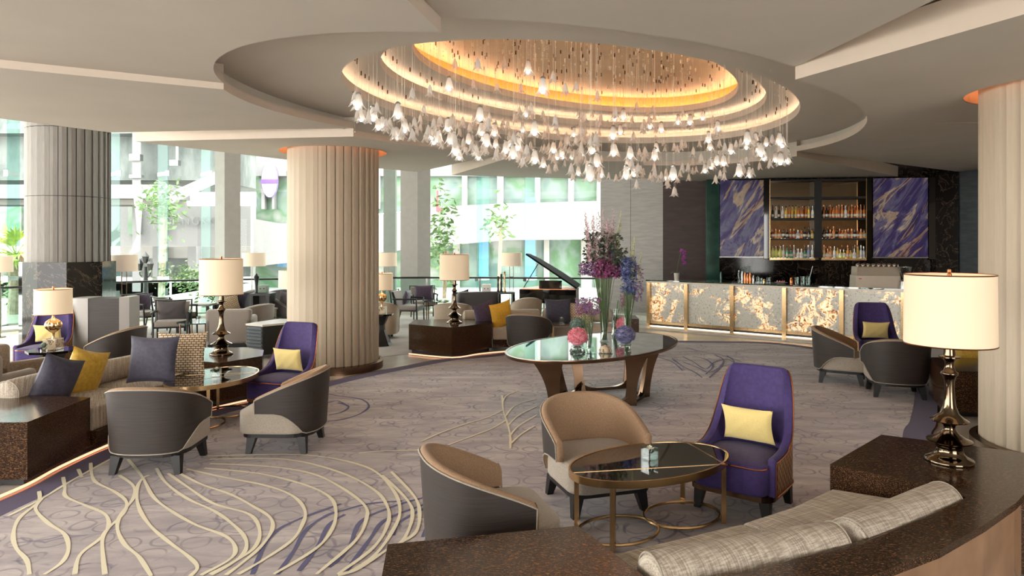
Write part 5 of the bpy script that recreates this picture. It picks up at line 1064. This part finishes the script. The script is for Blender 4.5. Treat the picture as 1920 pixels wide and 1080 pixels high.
pp('scatter_cushion', 'round backed blue cushion on the dark curved sofa', 'slate', .42, .40, .16, 446, 562, 15.9, (.1, .2, .6), GV); pp('scatter_cushion', 'patterned beige cushion beside the blue one on the dark curved sofa', 'honey', .38, .36, .14, 432, 568, 15.7, (.1, -.2, .3), GV); pp('scatter_cushion', 'small grey cushion on the slate lounge seat', 'slate', .34, .32, .13, 868, 557, 16.2, (.1, -.2, .4), GV); pp('scatter_cushion', 'dark cushion on the sofa beside the pale column', 'darkfab', .38, .36, .14, 537, 562, 15.6, (.1, .2, -.3), GV)
# louvred cabinet
lx0, lx1 = X(463, 12.0), X(500, 12.0)
t = thing('louvred_cabinet', 'low cabinet with grey louvred side and stone top behind the purple chair', 'cabinet', (lx0, 12.0, 0))
m = MB(); m.prism([(0, 0), (lx1-lx0, -.18), (lx1-lx0+.75, .6), (.3, .75)], .08, .57); m.build('body', M['black'], t, False); m = MB(); m.prism([(-.02, -.01), (lx1-lx0, -.20), (lx1-lx0+.78, .6), (.3, .78)], .57, .60); m.build('top', M['stone_light'], t, False)
for k in range(8):
    m = MB(); a = Vector((0, -.0, .12+.058*k)); m.box(((lx1-lx0)/2, -.11, .125+.058*k), (abs(lx1-lx0)+.01, .035, .032), math.atan2(-.18, lx1-lx0), 1, (.5, 0)); m.build('slat', M['louvre'], t, False)
# dark stand with a speaker box, wooden side table
t = thing('service_stand', 'black service stand with open front between the dark sofas', 'stand', (X(494, 15.4), 15.4, 0))
m = MB(); m.prism([(-.20, -.2), (-.16, -.2), (-.16, .2), (-.20, .2)], 0, .86); m.build('side_panel', M['black'], t, False); m = MB(); m.prism([(.12, -.2), (.20, -.2), (.20, .2), (.12, .2)], 0, .86); m.build('side_panel', M['black'], t, False); m = MB(); m.box((0, 0, .86), (.44, .42, .05)); m.build('top', M['black'], t, False); m = MB(); m.box((0, .19, .45), (.36, .02, .8)); m.build('back_panel', M['greylac'], t, False)
t = thing('speaker_box', 'grey green box with two round dials standing on the black service stand', 'box', (X(494, 15.4), 15.4, .885)); m = MB(); m.rbox((0, 0, .09), (.20, .16, .17), .01); m.build('body', M['boxgreen'], t); 
for x in (-.04, .04): m = MB(); m.lathe([(.014, 0), (.014, .01), (0, .01)], n=10); o = m.build('dial', M['black'], t); o.location = (x, -.082, .10); o.rotation_euler = (PI/2, 0, 0)
t = thing('tall_black_figurine', 'tall black figurine beside the grey green box', 'figurine', (X(481, 15.4), 15.4, .885)); m = MB(); m.lathe([(.04, 0), (.03, .05), (.035, .2), (.06, .36), (.03, .40), (.02, .42), (0, .44)], n=12); m.build('figure', M['black'], t); m = MB(); m.lathe([(.05, 0), (.05, .02)], n=12); m.build('base', M['black'], t)
t = thing('wood_side_table', 'pale wood side table in front of the black service stand', 'table', (X(497, 14.6), 14.6, 0)); m = MB(); m.box((0, 0, .60), (.42, .36, .03)); m.build('table_top', M['bronze'], t, False)
for x in (-.19, .17): m = MB(); m.box((x, 0, .30), (.04, .3, .58)); m.build('leg', M['bronze'], t, False)
# table with figurines by the handrail
gx = X(932, 17.3); t = thing('console_table', 'dark grey console table by the handrail holding a white box and figurines', 'table', (gx, 17.3, 0), .12); m = MB(); m.box((0, 0, .75), (.86, .4, .05)); m.build('table_top', M['louvre'], t, False)
for x in (-.40, .05, .40): m = MB(); m.box((x, 0, .365), (.06, .34, .72)); m.build('leg', M['darkwood'], t, False)
t = thing('white_tissue_box', 'white box with two dark dots on the grey console table', 'box', (X(912, 17.2), 17.2, .775)); m = MB(); m.rbox((0, 0, .10), (.22, .18, .19), .01); m.build('body', M['boxwhite'], t)
for x in (-.04, .04): m = MB(); m.lathe([(.014, 0), (.014, .01), (0, .01)], n=10); o = m.build('dot', M['black'], t); o.location = (x, -.092, .09); o.rotation_euler = (PI/2, 0, 0)
for px, h, mt, lab in ((934, .40, 'black', 'short black figurine beside the white box'), (940, .46, 'black', 'taller black figurine between the black and gold ones'), (946, .52, 'brass', 'tall gold figurine at the end of the grey console table')):
    t = thing('figurine', lab, 'figurine', (X(px, 17.2), 17.2, .775)); m = MB(); m.lathe([(.035, .02), (.022, h*.2), (.030, h*.45), (.018, h*.62), (.032, h*.8), (.022, h*.9), (.03, h*.96), (0, h)], n=12); m.build('figure', M[mt], t); m = MB(); m.lathe([(.05, 0), (.05, .02), (.0, .021)], n=12); m.build('base', M[mt], t)
# floor lamps
for px, Y, r, lab in ((-4, 14.6, .27, 'floor lamp with a wide ivory drum shade in front of the palm'), (233, 14.6, .26, 'floor lamp with an ivory drum shade between the grey column and the street lamp'), (476, 17.6, .29, 'floor lamp with an ivory drum shade above the dark curved sofas'), (724, 17.6, .27, 'floor lamp with an ivory drum shade behind the half hidden gourd lamp'), (959, 17.9, .27, 'floor lamp with an ivory drum shade between the figurines and the piano'), (548, 14.0, .27, 'lit floor lamp half hidden by the pale column')):
    floor_lamp(lab, (X(px, Y), Y, 0), Z(478 if px == 233 else (480 if px < 0 else (507 if px == 548 else 474)), Y), r)
t = thing('teal_glass_bowl', 'teal glass bowl between the two lamps behind the pale column', 'bowl', (X(714, 14.9), 14.9, .78)); 
m = MB(); m.lathe([(.03, -.78), (.03, 0.0)], n=8); m.build('stand', M['steel'], t); m = MB(); m.lathe([(.04, 0), (.10, .10), (.12, .2)], n=20, cap=False); m.build('bowl', M['teal'], t)
# grand piano
PY = 16.0; pt_ = thing('grand_piano', 'black grand piano with raised lid in front of the windows', 'piano', (X(1033, PY), PY, 0), -.16)
w = .62; body = [(-.68, -.55), (.62, -.55), (.66, .0), (.60, .5), (.30, .95), (-.10, 1.05), (-.40, .8), (-.60, .3), (-.68, .0)]; body = [(a*.98, b_*.85) for a, b_ in body]
m = MB(); m.prism(body, .64, .95); m.build('case', M['blackgloss'], pt_, False)
m = MB(); m.prism([(a*.95, b_*.93) for a, b_ in body], .93, .958); m.build('gold_plate', M['copper'], pt_, False)
hx = X(1083, PY)-X(1033, PY); tx, tz = X(990, PY)-X(1033, PY), Z(477, PY); hz = Z(539, PY); dv = Vector((tx-hx, 0, tz-hz)); L = dv.length; an = math.atan2(dv.z, -dv.x)
m = MB(); lid = [(0, -.48), (L, -.48), (L*.98, .0), (L*.80, .5), (L*.4, .85), (0, .85)]
vs = []
for off in (0, .035):
    for a, b_ in lid: vs.append((hx-a*math.cos(an)+off*math.sin(an), b_, hz+a*math.sin(an)+off*math.cos(an)))
n = len(lid); m.add(vs, [tuple(range(n)), tuple(range(2*n-1, n-1, -1))]+[((i+1) % n, i, n+i, n+(i+1) % n) for i in range(n)]); m.build('lid', M['blacksatin'], pt_, False)
m = MB(); m.tube([(X(985, PY)-X(1033, PY), -.3, Z(538, PY)), (X(1012, PY)-X(1033, PY), -.3, Z(494, PY))], .012, 6); m.build('prop_stick', M['black'], pt_)
m = MB(); m.box((.0, -.1, 1.03), (.52, .03, .20), 0, 1, (-.2, 0)); m.build('music_desk', M['blackgloss'], pt_, False)
for x, y in ((-.5, -.35), (.5, -.35), (0, .7)): m = MB(); m.lathe([(.05, 0), (.035, .1), (.06, .64)], n=12); o = m.build('leg', M['blackgloss'], pt_); o.location = (x, y, 0)
m = MB(); m.tube([(0, .0, .64), (0, -.02, .12)], .02, 6); m.box((0, -.05, .1), (.22, .2, .04)); m.build('pedal_lyre', M['brass'], pt_, False)
# ================================================================ BAR
bl = Vector(G(1217, 613)); A = Vector((X(1215, 16.4), 16.4)); Bv = Vector((X(1703, 13.1), 13.1)); bd = (Bv-A).normalized(); bn = Vector((-bd.y, bd.x))
if bn.y < 0: bn = -bn
BL = (Bv-A).length
def bp(s, d): v = A+bd*s+bn*d; return (v.x, v.y)
def Bs(px):                                   # distance along the bar front for a picture column
    k = (px-960)/CF; return (k*A.y-A.x)/(bd.x-k*bd.y)
BZ = 1.125
bar = thing('bar_counter', 'long bar counter with backlit floral stone panels in bronze frames', 'bar counter', (A.x, A.y, 0))
def bprism(name, s0, s1, d0, d1, z0, z1, mat, par=bar): m = MB(); m.prism([(p[0]-A.x, p[1]-A.y) for p in (bp(s0, d0), bp(s1, d0), bp(s1, d1), bp(s0, d1))], z0, z1); return m.build(name, mat, par, False)
bprism('counter_top', -.03, BL+.35, -.06, .70, BZ-.03, BZ, M['glasstop']); bprism('top_edge', -.02, BL+.34, -.05, .68, BZ-.065, BZ-.03, M['machine']); bprism('body', .02, BL+.3, .06, .62, .02, BZ-.065, M['darkwood']); bprism('end_panel', -.02, .02, .0, .6, .0, BZ-.065, M['brass'])
cols = [1217, 1287, 1373, 1471, 1578, 1694]
for i in range(len(cols)-1):
    s0, s1 = Bs(cols[i]), Bs(cols[i+1]); bprism('onyx_panel', s0+.05, s1-.03, .02, .06, .16, BZ-.07, M['onyx']); bprism('foot_rail', s0, s1, -.03, .05, .10, .16, M['brass'])
for c_ in cols: s = Bs(c_); bprism('frame_post', s-.035, s+.045, -.06, .06, .0, BZ-.065, M['brass'])
bprism('light_strip', .05, BL+.2, .0, .03, .03, .05, M['barled']); bprism('step_ledge', -.3, BL+.6, -.42, .02, .0, .03, M['stone_light'])
def onbar(px, d=.2): s = Bs(px); p = bp(s, d); return (X(px, p[1]), p[1])
# orchid
p = onbar(1269, .12); t = thing('potted_orchid', 'magenta orchid in a pale stone pot at the end of the bar', 'orchid', (p[0], p[1], BZ)); m = MB(); m.lathe([(.055, 0), (.065, .17), (.055, .17), (.05, .1)], n=20); m.build('pot', M['ceramic'], t)
m = MB(); m.tube([(0, 0, .15), (.03, 0, .4), (.09, 0, .64), (.14, 0, .70), (.19, 0, .64)], .006, 5); m.build('stem', M['stem'], t); m = MB()
for s in (-1, 1): m.grid(lambda u, v, s=s: (s*(.02+.16*u), (v-.5)*.07*math.sin(PI*min(1, u+.15)), .17+.05*math.sin(2.6*u)-.10*u*u), 6, 2)
m.build('leaf', M['dkleaf'], t)
m = MB()
for i, (fx, fz) in enumerate([(.11, .70), (.14, .68), (.17, .66), (.09, .66), (.15, .60), (.17, .55), (.15, .50), (.19, .50), (.16, .45), (.18, .41), (.17, .37), (.20, .60)]): petals(m, (fx, random.uniform(-.03, .03), fz), .05, 9)
m.build('blossom', M['orchid'], t, False)
# espresso machine, grinder and bar tools
p = onbar(1640, .35); sc = CF/p[1]; mw = 78/sc; yaw = math.atan2(bd.y, bd.x)
t = thing('espresso_machine', 'champagne metal espresso machine with cups on top standing on the bar', 'coffee machine', (p[0], p[1], BZ), yaw*.25); m = MB(); hw = mw/2
m.add([(-hw*1.0, -.2, 0), (hw, -.2, 0), (hw, .2, 0), (-hw, .2, 0), (-hw*.97, -.2, .23), (hw*.97, -.2, .23), (hw*.97, .2, .23), (-hw*.97, .2, .23)], [(3, 2, 1, 0), (4, 5, 6, 7), (0, 1, 5, 4), (1, 2, 6, 5), (2, 3, 7, 6), (3, 0, 4, 7)]); m.build('body', M['machine'], t, False)
m = MB(); m.add([(-hw*.96, -.21, .235), (hw*.96, -.21, .235), (hw*.92, .2, .235), (-hw*.92, .2, .235), (-hw*.90, -.15, .40), (hw*.90, -.15, .40), (hw*.90, .2, .40), (-hw*.90, .2, .40)], [(3, 2, 1, 0), (4, 5, 6, 7), (0, 1, 5, 4), (1, 2, 6, 5), (2, 3, 7, 6), (3, 0, 4, 7)]); m.build('hood', M['machine'], t, False)
m = MB(); m.tube([(-hw*.92, -.14, .41), (-hw*.92, -.14, .45), (hw*.92, -.14, .45), (hw*.92, -.14, .41)], .008, 6); m.build('cup_rail', M['steel'], t); m = MB(); m.box((-hw*.80, -.203, .17), (.05, .005, .02)); m.build('badge', M['red'], t, False)
cu = []; cp_ = thing('espresso_cup', 'brown espresso cup upside down on the espresso machine', 'cup', (0, 0, 0)); m = MB(); m.lathe([(.038, 0), (.036, .03), (.024, .055), (.022, .055)], n=16); m.build('cup', M['ceramic'], cp_); m = MB(); m.lathe([(.039, .0), (.038, .02)], n=16, cap=False); m.build('band', M['bronze'], cp_); map_kids(cp_)
for i in range(8): f = -hw*.82+i*hw*1.64/7; place(cp_, cu, (p[0]+f*math.cos(yaw*.25), p[1]+f*math.sin(yaw*.25)-.05, BZ+.405), 0, 'upturned espresso cup in the row on the espresso machine', 'espresso cups on the machine')
p = onbar(1697, .3); t = thing('coffee_grinder', 'coffee grinder with a clear hopper standing beside the espresso machine', 'grinder', (p[0], p[1], BZ)); m = MB(); m.lathe([(.10, 0), (.10, .13), (.08, .15), (.03, .17)], n=20); m.build('body', M['steel'], t); m = MB(); m.lathe([(.03, .17), (.05, .22), (.11, .33), (.12, .40)], n=20, cap=False); m.lathe([(.122, .40), (.122, .41), (0, .412)], n=20); m.build('hopper', M['clear'], t)
def jar(nm, lab, cat, px, d, r, h, mat, top=None, grp=None):
    p = onbar(px, d); t = thing(nm, lab, cat, (p[0], p[1], BZ), 0, grp); m = MB(); m.lathe([(r*.92, 0), (r, h*.15), (r, h*.75), (r*.7, h*.9), (r*.7, h)], n=16); m.build('body', M[mat], t)
    m = MB(); m.lathe([(r*.72, h), (r*.6, h*1.12), (0, h*1.13)], n=12); m.build('cap', M[top or mat], t)
    return t
GS = 'cocktail shakers in a row on the bar'
for px, r, h, mt, lab in ((1386, .03, .24, 'clear', 'dark bottle with pourer before the shakers on the bar'), (1392, .028, .22, 'steel', 'slim steel bottle next to the copper shakers'), (1397.5, .032, .20, 'copper', 'first copper shaker after the slim steel bottle'), (1402, .03, .17, 'copper', 'shortest copper shaker in the middle of the row'), (1407, .032, .20, 'copper', 'copper shaker beside the steel mixing tin'), (1413, .03, .15, 'steel', 'steel mixing tin at the end of the copper shakers')): jar('cocktail_shaker', lab, 'cocktail shaker', px, .22, r, h, mt, 'steel' if mt != 'copper' else 'copper', GS)
jar('small_bottle', 'small green bottle standing alone beside the green stone jamb', 'bottle', 1352, .3, .025, .20, 'greenmarble', 'black')
def tumbler(lab, px, r, h, sticks=0, mat='clear', d=.2):
    p = onbar(px, d); t = thing('mixing_glass', lab, 'glass', (p[0], p[1], BZ)); m = MB(); m.lathe([(.0001, .004), (r*.9, .004), (r, h)], n=20, cap=False); m.lathe([(r*.92, .008), (r*1.02, h)], n=20, cap=False); m.build('glass', M[mat], t)
    for k in range(sticks): m = MB(); m.tube([(0, 0, .02), ((-1)**k*r*2.4 if k else r*2.2, 0, h*2.3)], .005, 6); m.build('bar_spoon', M['steel'], t)
    return t
tumbler('mixing glass holding a tilted bar spoon on the bar', 1515, .045, .17, 1); tumbler('mixing glass with a bar spoon leaning beside the first one', 1505, .045, .17, 0); tumbler('cut glass mixing jar beside the copper jigger', 1494, .042, .155, 0); tumbler('clear glass of straws beyond the steel tin', 1421, .035, .14, 0); tumbler('round clear tumbler beside the straws', 1427, .03, .11, 0); tumbler('clear glass goblet before the bar tray', 1441, .045, .13, 0)
jar('jigger', 'copper jigger beside the cut glass mixing jar', 'jigger', 1484, .2, .035, .13, 'copper'); jar('brass_bell', 'small brass bell on the bar before the tray', 'bell', 1433, .08, .028, .09, 'brass')
p = onbar(1464, .25); t = thing('garnish_dish', 'shallow pale dish of garnishes on the bar', 'dish', (p[0], p[1], BZ)); m = MB(); m.lathe([(.06, 0), (.13, .03), (.14, .035)], n=20, cap=False); m.lathe([(.0001, .001), (.06, 0)], n=20, cap=False); m.build('dish', M['ceramic'], t); m = MB(); [petals(m, (random.uniform(-.07, .07), random.uniform(-.07, .07), .03), .05, 3) for i in range(8)]; m.build('garnish', M['pinkfl'], t, False)
# bottles on the mirror shelves
SHP = {'round': [(.034, 0), (.036, .01), (.036, .15), (.030, .18), (.013, .21), (.012, .26)], 'squat': [(.045, 0), (.05, .02), (.05, .10), (.035, .14), (.014, .16), (.013, .20)], 'slim': [(.028, 0), (.03, .01), (.03, .18), (.012, .22), (.011, .29)], 'leaf': [(.02, 0), (.04, .04), (.055, .10), (.045, .17), (.02, .23), (.01, .26)], 'flask': [(.03, 0), (.055, .03), (.055, .10), (.03, .14), (.012, .15), (.012, .18)]}
LIQ = {}
for nm, c in (('amber', (176, 96, 36)), ('copper brown', (140, 66, 30)), ('dark', (40, 26, 24)), ('golden', (206, 160, 66)), ('orange', (210, 120, 60)), ('green', (70, 140, 110)), ('clear', (196, 206, 202)), ('blue', (120, 150, 190)), ('pale yellow', (224, 206, 110)), ('peach', (226, 150, 110))):
    LIQ[nm] = plain(nm.replace(' ', '_')+'_bottle_glass', S(*[min(250, v*1.2+14) for v in c]), .15, var=.1, Transmission_Weight=0.0, Coat_Weight=.5, Emission_Color=_c(S(*c)), Emission_Strength=.0)
PR = {}
def bottle_proto(shape, col):
    key = (shape, col)
    if key in PR: return PR[key]
    P = SHP[shape]; t = thing('spirit_bottle', 'x', 'bottle'); m = MB(); m.lathe(P, n=14, ry=.55 if shape == 'leaf' else 1); m.build('body', LIQ[col], t)
    h = P[-1][1]; m = MB(); m.lathe([(.015, h), (.015, h+.035), (0, h+.036)], n=10); m.build('cap', M['black'] if col in ('amber', 'dark', 'green', 'golden') else (M['copper'] if col in ('orange', 'copper brown', 'peach') else M['steel']), t)
    if shape != 'leaf': r = max(q[0] for q in P); m = MB(); m.lathe([(r+.001, P[1][1]+.03), (r+.001, P[1][1]+.085)], n=14, cap=False); m.build('label', M['label'], t)
    map_kids(t); PR[key] = (t, []); return PR[key]
ORD = ['first', 'second', 'third', 'fourth', 'fifth', 'sixth', 'seventh', 'eighth', 'ninth', 'tenth', 'eleventh', 'twelfth', 'thirteenth', 'fourteenth', 'fifteenth', 'sixteenth']
ROWS = {(2, 0): ['dark', 'clear', 'dark', 'clear', 'golden', 'amber', 'golden', 'golden', 'amber', 'copper brown', 'amber', 'golden', 'clear'], (2, 1): ['copper brown', 'dark', 'copper brown', 'amber', 'orange', 'copper brown', 'orange', 'clear', 'amber', 'orange', 'copper brown', 'orange', 'peach', 'amber'],
 (1, 0): ['copper brown', 'orange', 'orange', 'dark', 'dark', 'copper brown', 'copper brown', 'clear', 'amber', 'dark', 'dark', 'golden'], (1, 1): ['dark', 'dark', 'copper brown', 'orange', 'dark', 'copper brown', 'amber', 'orange', 'copper brown', 'orange', 'dark', 'copper brown', 'orange', 'golden'],
 (0, 0): ['pale yellow', 'pale yellow', 'pale yellow', 'clear', 'green', 'green', 'clear', 'clear', 'clear', 'green', 'blue', 'clear'], (0, 1): ['peach', 'peach', 'orange', 'clear', 'golden', 'pale yellow', 'pale yellow', 'orange', 'golden', 'clear', 'golden', 'clear', 'clear']}
for (row, bay), cols_ in ROWS.items():
    p0, p1 = (1449, 1523) if bay == 0 else (1545, 1620); n = len(cols_)
    for i, col in enumerate(cols_):
        px = p0+(p1-p0)*i/(n-1)+random.uniform(-.8, .8); x, y = W(px, random.uniform(-.01, .05)); shape = 'leaf' if col == 'pale yellow' and bay == 0 else ('flask' if col == 'pale yellow' else random.choice({2: ['round', 'slim', 'round', 'slim'], 1: ['round', 'squat', 'squat', 'flask'], 0: ['round', 'squat', 'slim']}[row]))
        pr, us = bottle_proto(shape, col); place(pr, us, (x, y, SH[row]+.001), 0, '%s %s bottle, %s from the gold edge of the %s bay, %s shelf' % (shape if shape != 'leaf' else 'leaf-shaped', col, ORD[i], ('window-side', 'coffee-machine')[bay], ('lowest', 'middle', 'highest')[row]), 'spirit bottles on the %s shelf of the %s bay' % (('lowest', 'middle', 'highest')[row], ('window-side', 'coffee-machine')[bay]))
# right end seating by the column
block('marble_block', 'dark veined marble block between the big lamp base and the fluted column', 'console', [(4.95, 7.95), (6.2, 7.8), (6.6, 8.75), (5.35, 8.9)], .06, .53, M['marble'])
rs = thing('tweed_sofa', 'grey sofa end showing behind the turned armchair', 'sofa', (5.95, 9.8, 0)); seat_piece([(5.55, 9.15), (6.4, 9.1), (6.9, 10.4), (6.1, 10.6)], par=rs, mat='greyfab'); m = MB(); m.prism([(-.38, -.6), (.45, -.65), (.95, .55), (.15, .75)], .05, .2); m.build('sofa_base', M['marble'], rs, False)
m = MB(); m.prism([(.30, -.66), (.55, -.68), (1.05, .55), (.85, .6)], .05, .78); m.build('backrest', M['greyfab'], rs, False)
pp('scatter_cushion', 'mustard cushion behind the stem of the big lamp by the fluted column', 'mustard', .5, .5, .18, 1822, 668, 9.25, (-.2, 0, .2), GV)
# ================================================================ CHANDELIER OF HANGING GLASS FLOWERS
def blossom_mesh(s, seedv):
    m = MB(); rnd = random.Random(seedv); n = 5
    def fn(u, v):
        a = 2*PI*u; lob = abs(math.cos(n*a/2)); flare = v**3; flare = v**5; r = s*(.05+.21*math.sin(min(1, v*1.9)*PI/2)+flare*(.04+.36*(lob**2))); z = -s*(v*1.3)+s*flare*.42*(1-lob); return (r*math.cos(a), r*math.sin(a), z)
    m.grid(fn, 20, 7, True); return m
NP = 300; SPOT = []
rp = random.Random(11)
lower = [(655, 205), (700, 236), (760, 256), (850, 278), (960, 300), (1060, 318), (1140, 338), (1210, 352), (1285, 366), (1340, 340), (1400, 326), (1465, 300), (1478, 285)]
upper = [(655, 165), (720, 195), (800, 205), (880, 210), (960, 205), (1040, 205), (1120, 205), (1180, 190), (1260, 195), (1340, 215), (1420, 245), (1478, 270)]
def lin(L, x):
    for (a, b_), (c, d) in zip(L, L[1:]):
        if a <= x <= c: return b_+(d-b_)*(x-a)/(c-a)
    return L[-1][1]
def inside(x, y, k=.975):
    dx, dy = x-EC[0], y-EC[1]; u = dx*math.cos(EA)+dy*math.sin(EA); v = -dx*math.sin(EA)+dy*math.cos(EA); return (u/(L1[0]*k))**2+(v/(L1[1]*k))**2 < 1
def anchor_height(x, y):
    dx, dy = x-EC[0], y-EC[1]; u = dx*math.cos(EA)+dy*math.sin(EA); v = -dx*math.sin(EA)+dy*math.cos(EA)
    for e, z in ((sc_(L3, .18), Z4), (sc_(L2, .22), Z3), (sc_(L1, .25), Z2)):
        if (u/e[0])**2+(v/e[1])**2 < 1:
            ee = (L3, L2, L1)[(Z4, Z3, Z2).index(z)]
            if (u/(ee[0]-.03))**2+(v/(ee[1]-.03))**2 < 1: return z
            return None
    return None
fixed = [(805, 116, 1), (853, 118, 0), (896, 118, 0), (946, 118, 0), (990, 124, 1), (675, 132, 1), (699, 125, 0), (668, 156, 0), (1037, 142, 0), (842, 155, 1), (888, 156, 0), (1018, 158, 1), (1060, 165, 0), (1080, 160, 0), (1157, 180, 1), (1120, 178, 0), (932, 163, 0), (977, 164, 0), (663, 180, 0), (729, 178, 1), (746, 176, 0), (773, 174, 0), (806, 168, 0)]
cand = [f for f in fixed]
while len(cand) < 900:
    x = rp.uniform(657, 1478); a, c = lin(upper, x), lin(lower, x); y = a+(c-a)*(rp.random()**.85); y += rp.gauss(0, 5)
    cand.append((x, y, 1 if rp.random() < .36 else 0))
for px, py, big in cand:
    if len(SPOT) >= NP: break
    for tr in range(14):
        sz = .15 if big else .095
        Y = rp.uniform(5.8, 12.2); x = (px-960)/CF*Y
        if not inside(x, Y): continue
        z = Z(py, Y); ah = anchor_height(x, Y)
        if ah is None or z > ah-.35 or z < 2.55: continue
        if any((x-q[0])**2+(Y-q[1])**2 < .0081 and abs(z-q[2]) < .16 for q in SPOT): continue
        if len(cand) and (px, py, big) in fixed and Y > 7.5: continue
        SPOT.append((x, Y, z, big, ah)); break
GP = 'hanging glass flowers of the ceiling chandelier'
def pend(big):
    s = .128 if big else .086; o = blossom_mesh(s, 1).build('glass_flower_pendant', M['petal'], None, True, 80); tag(o, 'x', 'pendant'); kids = []
    m = MB(); m.tube([(0, 0, -.005), (0, 0, 1)], .0013 if big else .001, 4)
    for k in range(5): z = .15+.16*k; m.ball((0, 0, z), .005, 5, 4, (1, 1, .35))
    kids.append(m.build('wire', M['wire'], o, False)); m = MB(); m.lathe([(.008, 0), (.008, .04), (.004, .05), (0, .05)], n=8); kids.append(m.build('ceiling_mount', M['bronze'], o))
    if big: m = MB(); m.ball((0, 0, -s*1.05), s*.15, 8, 6); kids.append(m.build('bulb', M['bulb'], o)); m = MB(); m.lathe([(s*.08, 0), (s*.2, -s*.1), (s*.2, -s*.18)], n=8); kids.append(m.build('socket', M['steel'], o))
    kidmap[o] = kids; return o
PB, PS = pend(1), pend(0); ub, us_ = [], []
for x, y, z, big, ah in SPOT:
    src, u = (PB, ub) if big else (PS, us_)
    if not u: o = src; u.append(1); ks = kidmap[src]
    else:
        o = src.copy(); COL.objects.link(o); ks = []
        for c_ in kidmap[src]: c2 = c_.copy(); COL.objects.link(c2); c2.parent = o; ks.append(c2)
    o.location = (x, y, z+(.14 if big else .09)*.5); o.rotation_euler = (0, 0, rp.uniform(0, 6.28)); Lw = ah-o.location.z
    tag(o, 'large clear glass flower with a lit bulb hanging from the domed ceiling' if big else 'small frosted glass flower hanging from the domed ceiling', None, GP+(', lit ones' if big else ', small ones'))
    for k in ks:
        if k.name.startswith('wire'): k.scale = (1, 1, Lw)
        if k.name.startswith('ceiling_mount'): k.location = (0, 0, Lw-.05)
# flowers past the three hundred built one by one
m = MB(); proto = blossom_mesh(.086, 1); ne = 0
while ne < 110:
    px = rp.uniform(700, 1470); a, c = lin(upper, px), lin(lower, px); py = a+(c-a)*rp.random()**.9; Y = rp.uniform(8, 12.2); x = (px-960)/CF*Y; ah = anchor_height(x, Y); z = Z(py, Y)
    if not inside(x, Y) or ah is None or z > ah-.35 or z < 2.55 or any((x-q[0])**2+(Y-q[1])**2 < .0081 and abs(z-q[2]) < .16 for q in SPOT): continue
    ne += 1; SPOT.append((x, Y, z, 0, ah)); m.add([(v[0]+x, v[1]+Y, v[2]+z+.05) for v in proto.v], proto.f); m.tube([(x, Y, z+.05), (x, Y, ah)], .001, 3)
tag(m.build('glass_flower_cluster', M['petal'], None, True, 80), 'further small frosted glass flowers filling the deep side of the chandelier', 'glass flowers', None, 'stuff')
# remaining fine crystal strands between the flowers: too many to count
m = MB(); cnt = 0
while cnt < 220:
    Y = rp.uniform(5.6, 12.0); x = rp.uniform(-1.8, 4.2); ah = anchor_height(x, Y)
    if ah is None or not inside(x, Y): continue
    cnt += 1; z0 = ah-rp.uniform(.25, .75); m.tube([(x, Y, z0), (x, Y, ah)], .0004, 3); m.box((x, Y, ah-.02), (.014, .014, .05))
    for k in range(4): m.ball((x, Y, rp.uniform(z0, ah-.06)), .007, 5, 4, (1, 1, .5))
tag(m.build('crystal_bead_strands', M['wire'], None, False), 'fine beaded wires filling the domed ceiling between the glass flowers', 'bead strands', None, 'stuff')
